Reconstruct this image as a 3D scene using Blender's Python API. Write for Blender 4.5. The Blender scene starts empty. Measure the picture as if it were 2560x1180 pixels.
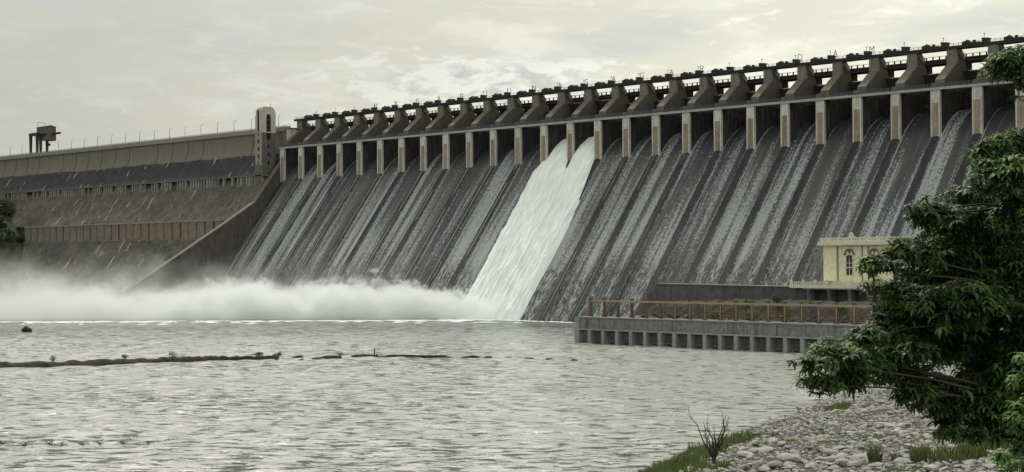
import bpy, math, random
import numpy as np
from mathutils import Matrix, Vector
random.seed(7); RNG = np.random.default_rng(7)
S = bpy.context.scene
COL = S.collection
R = math.radians
P = 18.29            # pitch of the spillway bays in metres
W = 4.2              # pier width
NB = 26

# ------------------------------------------------------------------ helpers
class MB:
    """collects shapes, links them as one mesh object"""
    def __init__(s): s.v = []; s.f = []; s.m = []; s.uv = None
    def add(s, vs, fs, mi=0):
        o = len(s.v); s.v += [tuple(p) for p in vs]
        s.f += [tuple(i + o for i in f) for f in fs]; s.m += [mi] * len(fs); return s
    def box(s, x0, x1, y0, y1, z0, z1, mi=0):
        v = [(x0,y0,z0),(x1,y0,z0),(x1,y1,z0),(x0,y1,z0),(x0,y0,z1),(x1,y0,z1),(x1,y1,z1),(x0,y1,z1)]
        f = [(0,3,2,1),(4,5,6,7),(0,1,5,4),(1,2,6,5),(2,3,7,6),(3,0,4,7)]
        return s.add(v, f, mi)
    def prism_x(s, pts, x0, x1, mi=0):
        """closed (y,z) outline extruded along X; outline counter-clockwise seen from +X"""
        n = len(pts)
        v = [(x0, y, z) for y, z in pts] + [(x1, y, z) for y, z in pts]
        f = [tuple(range(n - 1, -1, -1)), tuple(range(n, 2 * n))]
        f += [(i, (i + 1) % n, n + (i + 1) % n, n + i) for i in range(n)]
        return s.add(v, f, mi)
    def prism_y(s, pts, y0, y1, mi=0):
        n = len(pts)
        v = [(x, y0, z) for x, z in pts] + [(x, y1, z) for x, z in pts]
        f = [tuple(range(n)), tuple(range(2 * n - 1, n - 1, -1))]
        f += [((i + 1) % n, i, n + i, n + (i + 1) % n) for i in range(n)]
        return s.add(v, f, mi)
    def tube(s, p0, p1, r0, r1=None, n=7, mi=0):
        r1 = r0 if r1 is None else r1
        p0 = Vector(p0); p1 = Vector(p1); d = (p1 - p0)
        if d.length < 1e-6: return s
        d.normalize(); a = d.orthogonal().normalized(); b = d.cross(a)
        v = []
        for p, r in ((p0, r0), (p1, r1)):
            for i in range(n):
                t = 2 * math.pi * i / n
                v.append(p + (a * math.cos(t) + b * math.sin(t)) * r)
        f = [(i, (i + 1) % n, n + (i + 1) % n, n + i) for i in range(n)]
        f += [tuple(range(n - 1, -1, -1)), tuple(range(n, 2 * n))]
        return s.add(v, f, mi)
    def mesh(s, name, mats, smooth=False):
        me = bpy.data.meshes.new(name); me.from_pydata(s.v, [], s.f)
        for m in (mats if isinstance(mats, (list, tuple)) else [mats]): me.materials.append(m)
        me.polygons.foreach_set('material_index', s.m)
        if smooth: me.polygons.foreach_set('use_smooth', [True] * len(s.f))
        me.update(); return me
    def build(s, name, mats, parent=None, smooth=False):
        return link(name, s.mesh(name, mats, smooth), parent)

def link(name, me, parent=None, loc=None):
    o = bpy.data.objects.new(name, me); COL.objects.link(o)
    if parent: o.parent = parent
    if loc is not None: o.location = loc
    return o
def tag(o, label=None, cat=None, group=None, kind=None):
    if label: o['label'] = label
    if cat: o['category'] = cat
    if group: o['group'] = group
    if kind: o['kind'] = kind
    return o
def empty(name, loc, label, cat, group=None):
    o = bpy.data.objects.new(name, None); COL.objects.link(o); o.location = loc
    o.empty_display_size = 1
    return tag(o, label, cat, group)
def copy_tree(o, parent=None):
    c = o.copy(); COL.objects.link(c)
    if parent: c.parent = parent
    for ch in list(o.children): copy_tree(ch, c)
    return c
def np_mesh(name, verts, faces, mat, smooth=False, uv=None):
    """numpy verts (n,3), faces (m,k)"""
    me = bpy.data.meshes.new(name)
    n, m, k = len(verts), len(faces), faces.shape[1]
    me.vertices.add(n); me.vertices.foreach_set('co', np.ascontiguousarray(verts, np.float32).ravel())
    me.loops.add(m * k); me.loops.foreach_set('vertex_index', np.ascontiguousarray(faces, np.int32).ravel())
    me.polygons.add(m); me.polygons.foreach_set('loop_start', np.arange(0, m * k, k, dtype=np.int32))
    me.polygons.foreach_set('loop_total', np.full(m, k, np.int32))
    if smooth: me.polygons.foreach_set('use_smooth', np.ones(m, bool))
    if uv is not None:
        l = me.uv_layers.new(name='UVMap')
        l.data.foreach_set('uv', np.ascontiguousarray(uv[faces.ravel()], np.float32).ravel())
    for x in (mat if isinstance(mat, (list, tuple)) else [mat]): me.materials.append(x)
    me.update(calc_edges=True); me.validate(); return me
def grid_faces(nu, nv):
    i = np.arange(nu - 1)[:, None]; j = np.arange(nv - 1)[None, :]
    a = i * nv + j
    return np.stack([a, a + nv, a + nv + 1, a + 1], -1).reshape(-1, 4)

# value noise (numpy)
def _hash(ix, iy, seed):
    h = (ix.astype(np.int64) * 374761393 + iy.astype(np.int64) * 668265263 + seed * 144269) & 0x7fffffff
    h = ((h ^ (h >> 13)) * 1274126177) & 0x7fffffff
    return ((h ^ (h >> 16)) & 0xffff) / 65535.0
def vnoise(x, y, seed=0):
    x = np.asarray(x, float); y = np.asarray(y, float)
    ix = np.floor(x); iy = np.floor(y); fx = x - ix; fy = y - iy
    fx = fx * fx * (3 - 2 * fx); fy = fy * fy * (3 - 2 * fy)
    a = _hash(ix, iy, seed); b = _hash(ix + 1, iy, seed); c = _hash(ix, iy + 1, seed); d = _hash(ix + 1, iy + 1, seed)
    return (a * (1 - fx) + b * fx) * (1 - fy) + (c * (1 - fx) + d * fx) * fy
def fbm(x, y, seed=0, o=4):
    s = 0; a = .5
    for i in range(o): s = s + a * vnoise(x * 2 ** i, y * 2 ** i, seed + i); a *= .5
    return s

# ------------------------------------------------------------------ node helpers
class NT:
    def __init__(s, name, world=False):
        if world:
            s.owner = bpy.data.worlds.new(name)
        else:
            s.owner = bpy.data.materials.new(name)
        s.owner.use_nodes = True; s.t = s.owner.node_tree; s.t.nodes.clear()
    def n(s, typ, **kw):
        nd = s.t.nodes.new(typ)
        for k, v in kw.items():
            if k.startswith('i_'):
                nd.inputs[k[2:].replace('_', ' ')].default_value = v
            else: setattr(nd, k, v)
        return nd
    def l(s, a, b): s.t.links.new(a, b)
    def setin(s, nd, idx, v):
        if hasattr(v, 'is_output') or isinstance(v, bpy.types.NodeSocket): s.l(v, nd.inputs[idx])
        elif v is not None: nd.inputs[idx].default_value = v
    def math(s, op, a, b=None, c=None, clamp=False):
        nd = s.n('ShaderNodeMath', operation=op, use_clamp=clamp)
        s.setin(nd, 0, a); s.setin(nd, 1, b); s.setin(nd, 2, c); return nd.outputs[0]
    def vmath(s, op, a, b=None):
        nd = s.n('ShaderNodeVectorMath', operation=op); s.setin(nd, 0, a); s.setin(nd, 1, b)
        return nd.outputs['Value'] if op in ('DOT_PRODUCT', 'LENGTH') else nd.outputs[0]
    def coord(s, kind='Object'): return s.n('ShaderNodeTexCoord').outputs[kind]
    def scale(s, v, sc, off=(0, 0, 0)):
        nd = s.n('ShaderNodeMapping'); s.l(v, nd.inputs[0]); nd.inputs['Scale'].default_value = sc
        nd.inputs['Location'].default_value = off; return nd.outputs[0]
    def noise(s, v, sc=1., det=4., rough=.55, dist=0.):
        nd = s.n('ShaderNodeTexNoise'); s.l(v, nd.inputs['Vector'])
        nd.inputs['Scale'].default_value = sc; nd.inputs['Detail'].default_value = det
        nd.inputs['Roughness'].default_value = rough; nd.inputs['Distortion'].default_value = dist
        return nd.outputs[0]
    def ramp(s, v, stops, interp='LINEAR'):
        nd = s.n('ShaderNodeValToRGB'); nd.color_ramp.interpolation = interp; e = nd.color_ramp.elements
        while len(e) < len(stops): e.new(.5)
        for i, (p, c) in enumerate(stops):
            e[i].position = p; e[i].color = (c, c, c, 1) if isinstance(c, (int, float)) else (*c, 1)
        s.l(v, nd.inputs[0]); return nd.outputs[0]
    def mrange(s, v, a, b, c=0., d=1., smooth=False):
        nd = s.n('ShaderNodeMapRange'); nd.interpolation_type = 'SMOOTHSTEP' if smooth else 'LINEAR'
        s.l(v, nd.inputs[0])
        for i, x in enumerate((a, b, c, d)): s.setin(nd, i + 1, x)
        return nd.outputs[0]
    def mix(s, f, a, b, mode='MIX'):
        nd = s.n('ShaderNodeMix', data_type='RGBA', blend_type=mode)
        s.setin(nd, 0, f)
        for i, x in ((6, a), (7, b)):
            s.setin(nd, i, (*x, 1) if isinstance(x, tuple) and len(x) == 3 else x)
        return nd.outputs[2]
    def addh(s, base, f):
        nd = s.n('ShaderNodeVectorMath', operation='SCALE'); nd.inputs[0].default_value = (1., .97, .88); s.l(f, nd.inputs['Scale'])
        return s.vmath('ADD', base, nd.outputs[0])
    def bump(s, h, strength=.5, dist=.1):
        nd = s.n('ShaderNodeBump'); nd.inputs['Strength'].default_value = strength
        nd.inputs['Distance'].default_value = dist; s.l(h, nd.inputs['Height']); return nd.outputs[0]
    def out(s, col, rough=.8, spec=.3, normal=None, **kw):
        b = s.n('ShaderNodeBsdfPrincipled'); s.setin(b, 'Base Color', (*col, 1) if isinstance(col, tuple) else col)
        s.setin(b, 'Roughness', rough); s.setin(b, 'Specular IOR Level', spec)
        if normal is not None: s.l(normal, b.inputs['Normal'])
        for k, v in kw.items(): s.setin(b, k.replace('_', ' '), v)
        o = s.n('ShaderNodeOutputMaterial'); s.l(b.outputs[0], o.inputs[0]); return s.owner

def concrete(name, c0, c1, streak=.5, sc=.25, rough=.85, stain=(.05, .045, .04), fine=1.2, wet=None):
    """weathered concrete: blotches plus vertical run-off stains"""
    m = NT(name); g0 = m.coord('Object')
    rnd = m.n('ShaderNodeObjectInfo').outputs['Random']
    cx = m.n('ShaderNodeCombineXYZ'); m.l(m.math('MULTIPLY', rnd, 173.), cx.inputs[0]); m.l(m.math('MULTIPLY', rnd, 311.), cx.inputs[1]); m.l(m.math('MULTIPLY', rnd, 57.), cx.inputs[2])
    g = m.vmath('ADD', g0, cx.outputs[0])
    a = m.noise(g, sc, 5, .65)
    b = m.noise(m.scale(g, (1, 1, .08)), 1.1, 4, .6)
    col = m.mix(m.mrange(a, .3, .7), c0, c1)
    col = m.mix(m.math('MULTIPLY', m.mrange(b, .52, .72), streak), col, stain)
    f = m.noise(g, fine, 4, .7)
    col = m.mix(m.mrange(f, .35, .7, 0, .45), col, tuple(x * .4 for x in c0))
    col = m.mix(m.math('MULTIPLY', rnd, .28), col, tuple(x * .5 for x in c1))
    return m.out(col, rough, .25, m.bump(f, .6, .15))

# ------------------------------------------------------------------ materials
M = {}
M['pier'] = concrete('pier concrete', (.68, .665, .60), (.50, .48, .42), .6, .3)
M['pier_panel'] = concrete('stained pier panel', (.40, .33, .26), (.24, .20, .165), .6, .5)
M['pier_top'] = concrete('upper pier stone', (.135, .122, .102), (.085, .077, .066), .5, .35)
M['pier_head'] = concrete('pier head concrete', (.25, .24, .205), (.17, .16, .14), .6, .4)
M['pier_front'] = concrete('pier slope stone', (.19, .173, .142), (.12, .108, .09), .5, .6)
M['pier_side'] = concrete('shaded pier side', (.06, .056, .056), (.034, .033, .038), .75, .3, stain=(.19, .175, .15))  # same pier concrete, with the shade inside the openings put into its colour
M['deck'] = concrete('deck concrete', (.20, .20, .19), (.14, .14, .135), .4, .3)
M['deck_edge'] = concrete('deck edge', (.42, .43, .43), (.30, .31, .31), .2, .4)
M['girder'] = concrete('bridge girder', (.07, .062, .052), (.048, .043, .038), .4, .3)
M['rail'] = concrete('painted railing', (.13, .145, .16), (.09, .10, .115), .3, .5)
M['gate'] = concrete('gate steel', (.045, .042, .042), (.028, .027, .03), .7, .4, .6, stain=(.10, .085, .07))
M['machine'] = concrete('machine steel', (.035, .035, .035), (.022, .022, .024), .3, .8, .5)
M['crane'] = concrete('crane housing', (.15, .125, .10), (.08, .068, .058), .5, .6, .6)
M['dark_metal'] = concrete('dark metal', (.05, .05, .048), (.03, .03, .03), .2, 1., .5)
M['parapet'] = concrete('crest parapet', (.33, .32, .28), (.24, .23, .2), .4, .4)
M['tower_paint'] = concrete('tower paint', (.50, .49, .42), (.40, .39, .33), .25, .4)
M['tower_stone'] = concrete('tower stone', (.17, .16, .145), (.11, .105, .095), .5, .6)
M['tower_front'] = concrete('tower front', (.36, .34, .30), (.27, .26, .22), .5, .5)
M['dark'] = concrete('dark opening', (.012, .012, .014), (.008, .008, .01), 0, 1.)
M['training'] = concrete('training wall', (.12, .108, .10), (.06, .056, .055), .9, .25, stain=(.028, .026, .028))
M['coping'] = concrete('coping', (.34, .32, .28), (.22, .21, .18), .4, .8)
M['coping_dark'] = concrete('weathered coping', (.22, .205, .175), (.12, .112, .1), .6, .8)
M['gallery'] = concrete('gallery panels', (.27, .235, .185), (.17, .145, .115), .6, .35, stain=(.07, .06, .05))
M['intake'] = concrete('intake wall', (.25, .255, .25), (.12, .124, .122), 1.0, .9, stain=(.03, .03, .032))
M['intake_low'] = concrete('intake column', (.33, .34, .34), (.24, .25, .25), .5, .5, stain=(.08, .08, .08))
M['intake_panel'] = concrete('intake recess', (.10, .105, .11), (.065, .07, .075), .6, .4)
M['apron'] = concrete('apron wall', (.13, .128, .125), (.07, .07, .07), .9, .3, stain=(.035, .035, .038))
M['cream'] = concrete('cream plaster', (.80, .775, .56), (.72, .70, .50), .12, .15, stain=(.3, .28, .18))
M['cream_trim'] = concrete('cream trim', (.82, .80, .64), (.66, .64, .5), .3, .5, stain=(.2, .19, .14))
M['brown_trim'] = concrete('arch moulding', (.17, .14, .12), (.12, .10, .09), .2, .8)
M['rust'] = concrete('rusty steel', (.17, .105, .072), (.10, .065, .048), .4, 1.2, .8, stain=(.06, .035, .025))
M['rust_pale'] = concrete('pale rusty beam', (.42, .33, .24), (.28, .2, .14), .3, 1.5, .8, stain=(.12, .07, .05))

def m_glass():
    m = NT('window glass'); return m.out((.03, .035, .04), .12, .5)
M['glass'] = m_glass()

def m_masonry():
    """rubble masonry of the left wing; UV: u along the dam, v down the face in metres"""
    m = NT('wing masonry'); uv = m.coord('UV')
    sep = m.n('ShaderNodeSeparateXYZ'); m.l(uv, sep.inputs[0]); u, v = sep.outputs[0], sep.outputs[1]
    edge = m.noise(m.scale(uv, (.05, .02, 1)), 1, 3)
    vv = m.math('ADD', v, m.math('MULTIPLY', m.math('SUBTRACT', edge, .5), 5.))
    tan = m.mix(m.noise(m.scale(uv, (.35, .05, 1)), 1, 4), (.22, .20, .165), (.135, .124, .10))
    tan = m.mix(m.mrange(m.noise(m.scale(uv, (1.1, .05, 1)), 1, 3), .5, .75, 0, .7), tan, (.11, .10, .088))
    tan = m.mix(m.mrange(vv, 5., 15., 0, .4), tan, (.17, .14, .10))
    rub = m.noise(m.scale(uv, (.8, .8, 1)), 1, 6, .75)
    big = m.noise(m.scale(uv, (.04, .06, 1)), 1, 4)
    rub2 = m.noise(m.scale(uv, (.28, .14, 1)), 1, 5, .7)
    rub = m.math('ADD', m.math('MULTIPLY', rub, .6), m.math('MULTIPLY', rub2, .4))
    rough = m.mix(m.mrange(rub, .38, .62), (.028, .029, .031), (.19, .178, .155))
    rough = m.mix(m.mrange(big, .35, .65, 0, .6), rough, (.05, .047, .046))
    wet = m.mix(m.mrange(rub, .4, .7), (.024, .025, .032), (.065, .064, .072))  # darker bluish band below the upper wall
    bandm = m.math('MULTIPLY', m.mrange(vv, 12, 15), m.mrange(vv, 27, 34, 1, 0))
    rough = m.mix(m.math('MULTIPLY', bandm, .85), rough, wet)
    col = m.mix(m.mrange(vv, 14.5, 15.6), tan, rough)
    # pale lime streaks running down at some joints
    jj = m.math('PINGPONG', m.math('ADD', u, m.math('MULTIPLY', m.noise(m.scale(uv, (.02, .15, 1)), 1, 3), 1.6)), 4.57)
    line = m.mrange(jj, .15, .95, 1, 0)
    lime = m.math('MULTIPLY', line, m.mrange(m.noise(m.scale(uv, (.16, .075, 1), (3, 1, 0)), 1, 2), .57, .62))
    lime = m.math('MULTIPLY', lime, m.mrange(vv, 13, 15))
    col = m.mix(m.math('MULTIPLY', lime, .8), col, (.42, .40, .34))
    # dark vertical joints in the upper wall
    dj = m.math('MULTIPLY', m.mrange(m.math('PINGPONG', u, 9.145), .15, .6, 1, 0), m.mrange(m.noise(m.scale(uv, (.075, 0, 1)), 1, 1), .45, .48))
    dj = m.math('MULTIPLY', dj, m.mrange(vv, 14, 17, 1, 0))
    col = m.mix(m.math('MULTIPLY', dj, .9), col, (.02, .02, .022))
    return m.out(col, .9, .2, m.bump(rub, .9, .5))
M['masonry'] = m_masonry()

def m_chute():
    """dark wet concrete with thin white water running down; UV u across, v down (m)"""
    m = NT('wet chute'); uv = m.coord('UV')
    r = m.n('ShaderNodeObjectInfo').outputs['Random']
    off = m.n('ShaderNodeCombineXYZ'); m.l(m.math('MULTIPLY', r, 431.), off.inputs[0]); m.l(m.math('MULTIPLY', r, 977.), off.inputs[1])
    p = m.vmath('ADD', uv, off.outputs[0])
    sep = m.n('ShaderNodeSeparateXYZ'); m.l(uv, sep.inputs[0]); u, v = sep.outputs[0], sep.outputs[1]
    lane = m.noise(m.scale(p, (.20, .008, 1)), 1, 3, .6)             # wide lanes of water
    streak = m.noise(m.scale(p, (1.5, .022, 1)), 1, 4, .7)           # narrow streaks
    cell = m.noise(m.scale(p, (1.25, .75, 1)), 1, 3, .85, .3)          # roll waves / speckle
    dry = m.noise(m.scale(p, (.28, .018, 1), (9, 4, 0)), 1, 3)
    base = m.mix(m.mrange(dry, .42, .60), (.036, .040, .049), (.074, .069, .061))
    base = m.mix(m.mrange(m.math('FRACT', m.math('MULTIPLY', r, 7.)), .6, .9, 0, .7), base, (.092, .085, .070))
    base = m.mix(m.mrange(streak, .42, .60, 0, .7), base, (.030, .032, .040))
    base = m.mix(m.mrange(v, 4, 34, .85, 0), base, (.018, .020, .030))   # darker towards the gates
    wet = m.math('ADD', m.mrange(lane, .38, .60, -.15, .15), m.math('MULTIPLY', m.math('SUBTRACT', r, .5), .17))
    down = m.mrange(v, 2, 60, -.10, .07)
    pil = m.math('ADD', m.math('ADD', wet, down), m.math('MULTIPLY', m.math('SUBTRACT', streak, .5), .42))
    pil = m.math('ADD', pil, m.math('MULTIPLY', m.mrange(u, P - .8, P - .1), .24))
    pil = m.math('ADD', pil, m.math('MULTIPLY', m.mrange(u, W + .2, W + .9, 1, 0), .2))
    foam = m.mrange(m.math('ADD', cell, pil), .56, .70)
    col = m.mix(m.math('MULTIPLY', foam, .9), base, (.35, .37, .385))
    torn = m.math('MULTIPLY', m.mrange(m.math('ADD', v, m.math('MULTIPLY', m.noise(m.scale(p, (.12, .04, 1)), 1, 2), 30)), 94, 104), m.mrange(m.noise(m.scale(p, (.9, .22, 1), (4, 1, 0)), 1, 4, .7), .46, .54))
    col = m.mix(m.math('MULTIPLY', torn, .85), col, (.010, .011, .014))
    rl = m.math('MULTIPLY', m.mrange(m.noise(m.scale(p, (2.0, .012, 1)), 1, 2), .60, .66), m.mrange(m.noise(m.scale(p, (.5, .02, 1), (5, 5, 0)), 1, 2), .5, .6))
    col = m.mix(m.math('MULTIPLY', rl, .55), col, (.42, .43, .43))
    h = m.math('ADD', cell, m.math('MULTIPLY', streak, 1.5))
    return m.out(col, m.mrange(foam, 0, 1, .42, .8), .35, m.bump(h, .8, .35))
M['chute'] = m_chute()

def m_divider():
    m = NT('divider concrete'); g = m.coord('Object'); oi = m.n('ShaderNodeObjectInfo'); r = oi.outputs['Random']
    lx = m.n('ShaderNodeSeparateXYZ'); m.l(oi.outputs['Location'], lx.inputs[0])
    off = m.n('ShaderNodeCombineXYZ'); m.l(m.math('MULTIPLY', r, 331.), off.inputs[1]); g2 = m.vmath('ADD', g, off.outputs[0])
    a = m.noise(m.scale(g2, (.6, .15, .15)), 1, 5, .7); b = m.noise(m.scale(g2, (.05, .03, .03)), 1, 3)
    col = m.mix(m.mrange(a, .35, .7), (.012, .013, .018), (.036, .035, .037))
    sx = m.n('ShaderNodeSeparateXYZ'); m.l(g, sx.inputs[0]); u = sx.outputs[0]
    ridge = m.mrange(m.math('ABSOLUTE', m.math('SUBTRACT', u, 1.75)), .22, .42, 1, 0)
    ridge = m.math('MULTIPLY', m.math('MULTIPLY', ridge, m.mrange(lx.outputs[0], 230, 340, 1, 0)), m.mrange(b, .43, .50))
    col = m.mix(m.math('MULTIPLY', ridge, .8), col, (.30, .30, .29))
    sp = m.noise(m.scale(g2, (1.3, .9, .9)), 1, 4, .85)
    ed = m.math('MAXIMUM', m.mrange(u, .1, .8, .16, 0), m.mrange(u, 3.2, 4.1, 0, .18))
    fo = m.mrange(m.math('ADD', sp, ed), .66, .74)
    col = m.mix(m.math('MULTIPLY', fo, .7), col, (.36, .37, .38))
    return m.out(col, .7, .3, m.bump(a, .5, .2))
M['divider'] = m_divider()

def m_white_water(name, scale=(1.6, .09, 1)):
    m = NT(name); uv = m.coord('UV')
    a = m.math('ADD', m.math('MULTIPLY', m.noise(m.scale(uv, scale), 1, 5, .65, .4), .55), m.math('MULTIPLY', m.noise(m.scale(uv, (3.2, .045, 1)), 1, 4, .6), .45))
    b = m.noise(m.scale(uv, (.8, .5, 1)), 1, 4, .7)
    col = m.mix(m.mrange(a, .36, .58), (.55, .60, .585), (.90, .94, .91))
    col = m.mix(m.mrange(b, .5, .8, 0, .2), col, (.70, .75, .73))
    h = m.math('ADD', a, m.math('MULTIPLY', b, .4))
    return m.out(col, .6, .25, m.bump(h, .5, .6), Subsurface_Weight=.0)
M['flow'] = m_white_water('white water')

def m_river():
    m = NT('river water'); g = m.coord('Object')
    sc = m.scale(g, (1, 1, 1))
    rot = m.n('ShaderNodeMapping'); m.l(g, rot.inputs[0]); rot.inputs['Rotation'].default_value = (0, 0, R(46)); q = rot.outputs[0]
    # x' runs across the view; crests lie across the view
    big = m.noise(m.scale(q, (.02, .012, 1)), 1, 3, .5)
    w0 = m.noise(m.scale(q, (.26, .20, 1), (2, 9, 0)), 1, 5, .62, .5)
    w1 = m.math('SUBTRACT', 1, m.math('ABSOLUTE', m.math('MULTIPLY', m.math('SUBTRACT', w0, .5), 4)))
    w2 = m.noise(m.scale(q, (1.1, .8, 1)), 1, 5, .65, .3)
    w3 = m.noise(m.scale(q, (.10, .05, 1), (7, 3, 0)), 1, 4, .6)
    h = m.math('ADD', m.math('MULTIPLY', w1, .8), m.math('MULTIPLY', w2, .35))
    h = m.math('ADD', h, m.math('MULTIPLY', w3, 2.0))
    # dark wave faces and pale sky reflection painted into the colour as streaks
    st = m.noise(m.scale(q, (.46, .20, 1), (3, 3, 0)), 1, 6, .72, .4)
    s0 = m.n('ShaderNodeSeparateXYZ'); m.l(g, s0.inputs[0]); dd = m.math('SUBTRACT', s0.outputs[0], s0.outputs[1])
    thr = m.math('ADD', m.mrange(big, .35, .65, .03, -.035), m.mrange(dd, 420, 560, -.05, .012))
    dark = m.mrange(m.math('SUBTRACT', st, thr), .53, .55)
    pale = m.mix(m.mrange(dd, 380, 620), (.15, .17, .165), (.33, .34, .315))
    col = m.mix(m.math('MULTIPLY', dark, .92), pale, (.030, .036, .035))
    nb = m.n('ShaderNodeBump'); nb.inputs['Distance'].default_value = .5
    m.l(h, nb.inputs['Height']); m.l(m.mrange(big, .3, .7, .5, .8), nb.inputs['Strength'])
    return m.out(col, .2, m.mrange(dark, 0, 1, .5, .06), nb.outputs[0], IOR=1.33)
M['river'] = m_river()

def m_ground():
    m = NT('river bank soil'); g = m.coord('Object')
    a = m.noise(g, .12, 5); b = m.noise(g, 1.2, 5, .7)
    col = m.mix(m.mrange(b, .35, .65), (.045, .043, .038), (.12, .115, .105))
    col = m.mix(m.mrange(a, .52, .66), col, (.05, .07, .03))
    sep = m.n('ShaderNodeSeparateXYZ'); m.l(g, sep.inputs[0])
    col = m.mix(m.mrange(sep.outputs[0], -120, -60, 1, 0), col, m.mix(b, (.02, .028, .018), (.05, .06, .038)))
    return m.out(col, .95, .1, m.bump(b, .8, .4))
M['ground'] = m_ground()

def m_rock(name, c0, c1, c2, sc=1.3):
    m = NT(name); g = m.coord('Object'); r = m.n('ShaderNodeObjectInfo').outputs['Random']
    geo = m.n('ShaderNodeNewGeometry').outputs['Random Per Island']
    a = m.noise(g, sc, 5, .7)
    rr = m.math('FRACT', m.math('ADD', r, m.math('MULTIPLY', geo, 7.3)))
    col = m.mix(m.mrange(a, .3, .7), c0, c1)
    col = m.mix(m.math('MULTIPLY', rr, .55), col, c2)
    return m.out(col, .9, .2, m.bump(a, .8, .12))
M['rock'] = m_rock('riprap stone', (.45, .44, .405), (.25, .24, .225), (.10, .098, .094))
M['dark_rock'] = m_rock('dark wet rock', (.03, .03, .028), (.02, .02, .02), (.015, .015, .015))
def m_shoal():
    m = NT('shoal earth'); g = m.coord('Object'); a = m.noise(g, .5, 5, .7)
    return m.out(m.mix(m.mrange(a, .35, .65), (.014, .014, .012), (.042, .038, .03)), .9, .2, m.bump(a, .8, .3))
M['shoal'] = m_shoal()

def m_leaf(name, c0, c1, trans=.35, bright=None):
    m = NT(name)
    geo = m.n('ShaderNodeNewGeometry'); g = m.coord('Object')
    f = m.math('ADD', m.math('MULTIPLY', geo.outputs['Random Per Island'], .5), m.math('MULTIPLY', m.mrange(m.noise(g, .7, 2), .3, .7), .5))
    col = m.mix(f, c0, c1)
    if bright: col = m.mix(m.mrange(m.noise(g, .9, 2), .52, .66, 0, .85), col, bright)
    d = m.n('ShaderNodeBsdfPrincipled'); m.l(col, d.inputs['Base Color']); d.inputs['Roughness'].default_value = .55
    d.inputs['Specular IOR Level'].default_value = .25
    t = m.n('ShaderNodeBsdfTranslucent'); m.l(m.mix(.5, col, (.16, .30, .04)), t.inputs[0])
    mx = m.n('ShaderNodeMixShader'); mx.inputs[0].default_value = trans
    m.l(d.outputs[0], mx.inputs[1]); m.l(t.outputs[0], mx.inputs[2])
    o = m.n('ShaderNodeOutputMaterial'); m.l(mx.outputs[0], o.inputs[0]); return m.owner
M['leaf'] = m_leaf('tree leaf', (.022, .036, .020), (.050, .085, .030), .25, (.13, .22, .05))
M['leaf_light'] = m_leaf('young leaf', (.06, .13, .03), (.11, .21, .045))
M['leaf_dark'] = m_leaf('far foliage', (.020, .030, .018), (.036, .048, .026), .15)
M['grass'] = m_leaf('grass blade', (.040, .050, .026), (.13, .125, .07), .25)
M['leaf_bush'] = m_leaf('bush leaf', (.06, .12, .03), (.15, .22, .07), .3)
def m_bark(name, c0, c1):
    m = NT(name); g = m.coord('Object'); a = m.noise(m.scale(g, (6, 6, 1.2)), 1, 5, .7)
    return m.out(m.mix(a, c0, c1), .9, .15, m.bump(a, .7, .05))
M['bark'] = m_bark('bark', (.035, .03, .025), (.09, .08, .065))
M['dead'] = m_bark('dead wood', (.022, .02, .018), (.05, .045, .04))

# ------------------------------------------------------------------ spillway dam
def surf(y):
    y = np.asarray(y, float)
    return np.where(y >= 18, 86.75, np.where(y >= 0, 86.75 - (18 - y) ** 2 * (1.316 / 36), 74.9 + y * 1.316))
ys = np.concatenate([np.linspace(24, 18, 3), np.linspace(17, 0, 14), np.linspace(-1.2, -58.5, 50)])
arc = np.concatenate([[0], np.cumsum(np.hypot(np.diff(ys), np.diff(surf(ys))))]) - 6

dam = empty('spillway_dam', (0, 0, 0), 'huge grey spillway dam with a long row of gated openings and wet sloping chutes', 'dam')
dam_parts = []

# chutes: one mesh, copied per bay
nx = 10
xx = np.linspace(W, P, nx)
V = np.array([(x, y, z) for x in xx for y, z in zip(ys, surf(ys))])
UV = np.array([(x, a) for x in xx for a in arc])
F = grid_faces(nx, len(ys))[:, ::-1]
ch_me = np_mesh('spillway_chute', V, F, M['chute'], True, UV)
for k in range(NB):
    link('spillway_chute', ch_me, dam, (k * P, 0, 0))
# the solid body behind the chutes
b = MB()
pts = [(60, -3), (60, 86.2), (24, 86.2), (18, 86.2)] + [(y, float(surf(y)) - .5) for y in (14, 10, 6, 2, 0)] + [(-59.5, -3.9)]
b.prism_x(pts[::-1], 0.3, 26 * P + 3.9); b.build('dam_body', M['divider'], dam)

# dividers
b = MB(); ysd = [-.01] + list(np.linspace(-2, -58.3, 30)); H = .75
for i in range(len(ysd) - 1):
    y0, y1 = ysd[i], ysd[i + 1]; z0, z1 = float(surf(y0)), float(surf(y1))
    b.add([(0, y0, z0 + H), (W, y0, z0 + H), (W, y1, z1 + H), (0, y1, z1 + H), (0, y0, z0 - .4), (W, y0, z0 - .4), (W, y1, z1 - .4), (0, y1, z1 - .4)],
          [(0, 3, 2, 1), (0, 4, 7, 3), (1, 2, 6, 5)])
b.add([(0, ysd[-1], -3), (W, ysd[-1], -3), (W, ysd[-1], 0), (0, ysd[-1], 0)], [(0, 1, 2, 3)])
dv = b.mesh('divider_wall', M['divider'])
for k in range(1, NB): link('divider_wall', dv, dam, (k * P, 0, 0))

# piers: lower pier, front panel, upper stone pier, head, haunch
def pier_mesh():
    b = MB()
    low = [(0, 68), (0, 93.75), (32, 93.75), (32, 80), (10, 68)]
    b.prism_x(low[::-1], 0, W, 0)
    return b
b = MB(); b.prism_x([(0, 60), (28, 60), (28, 93.75), (0, 93.75)], .25, W - .25, 1)
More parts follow.
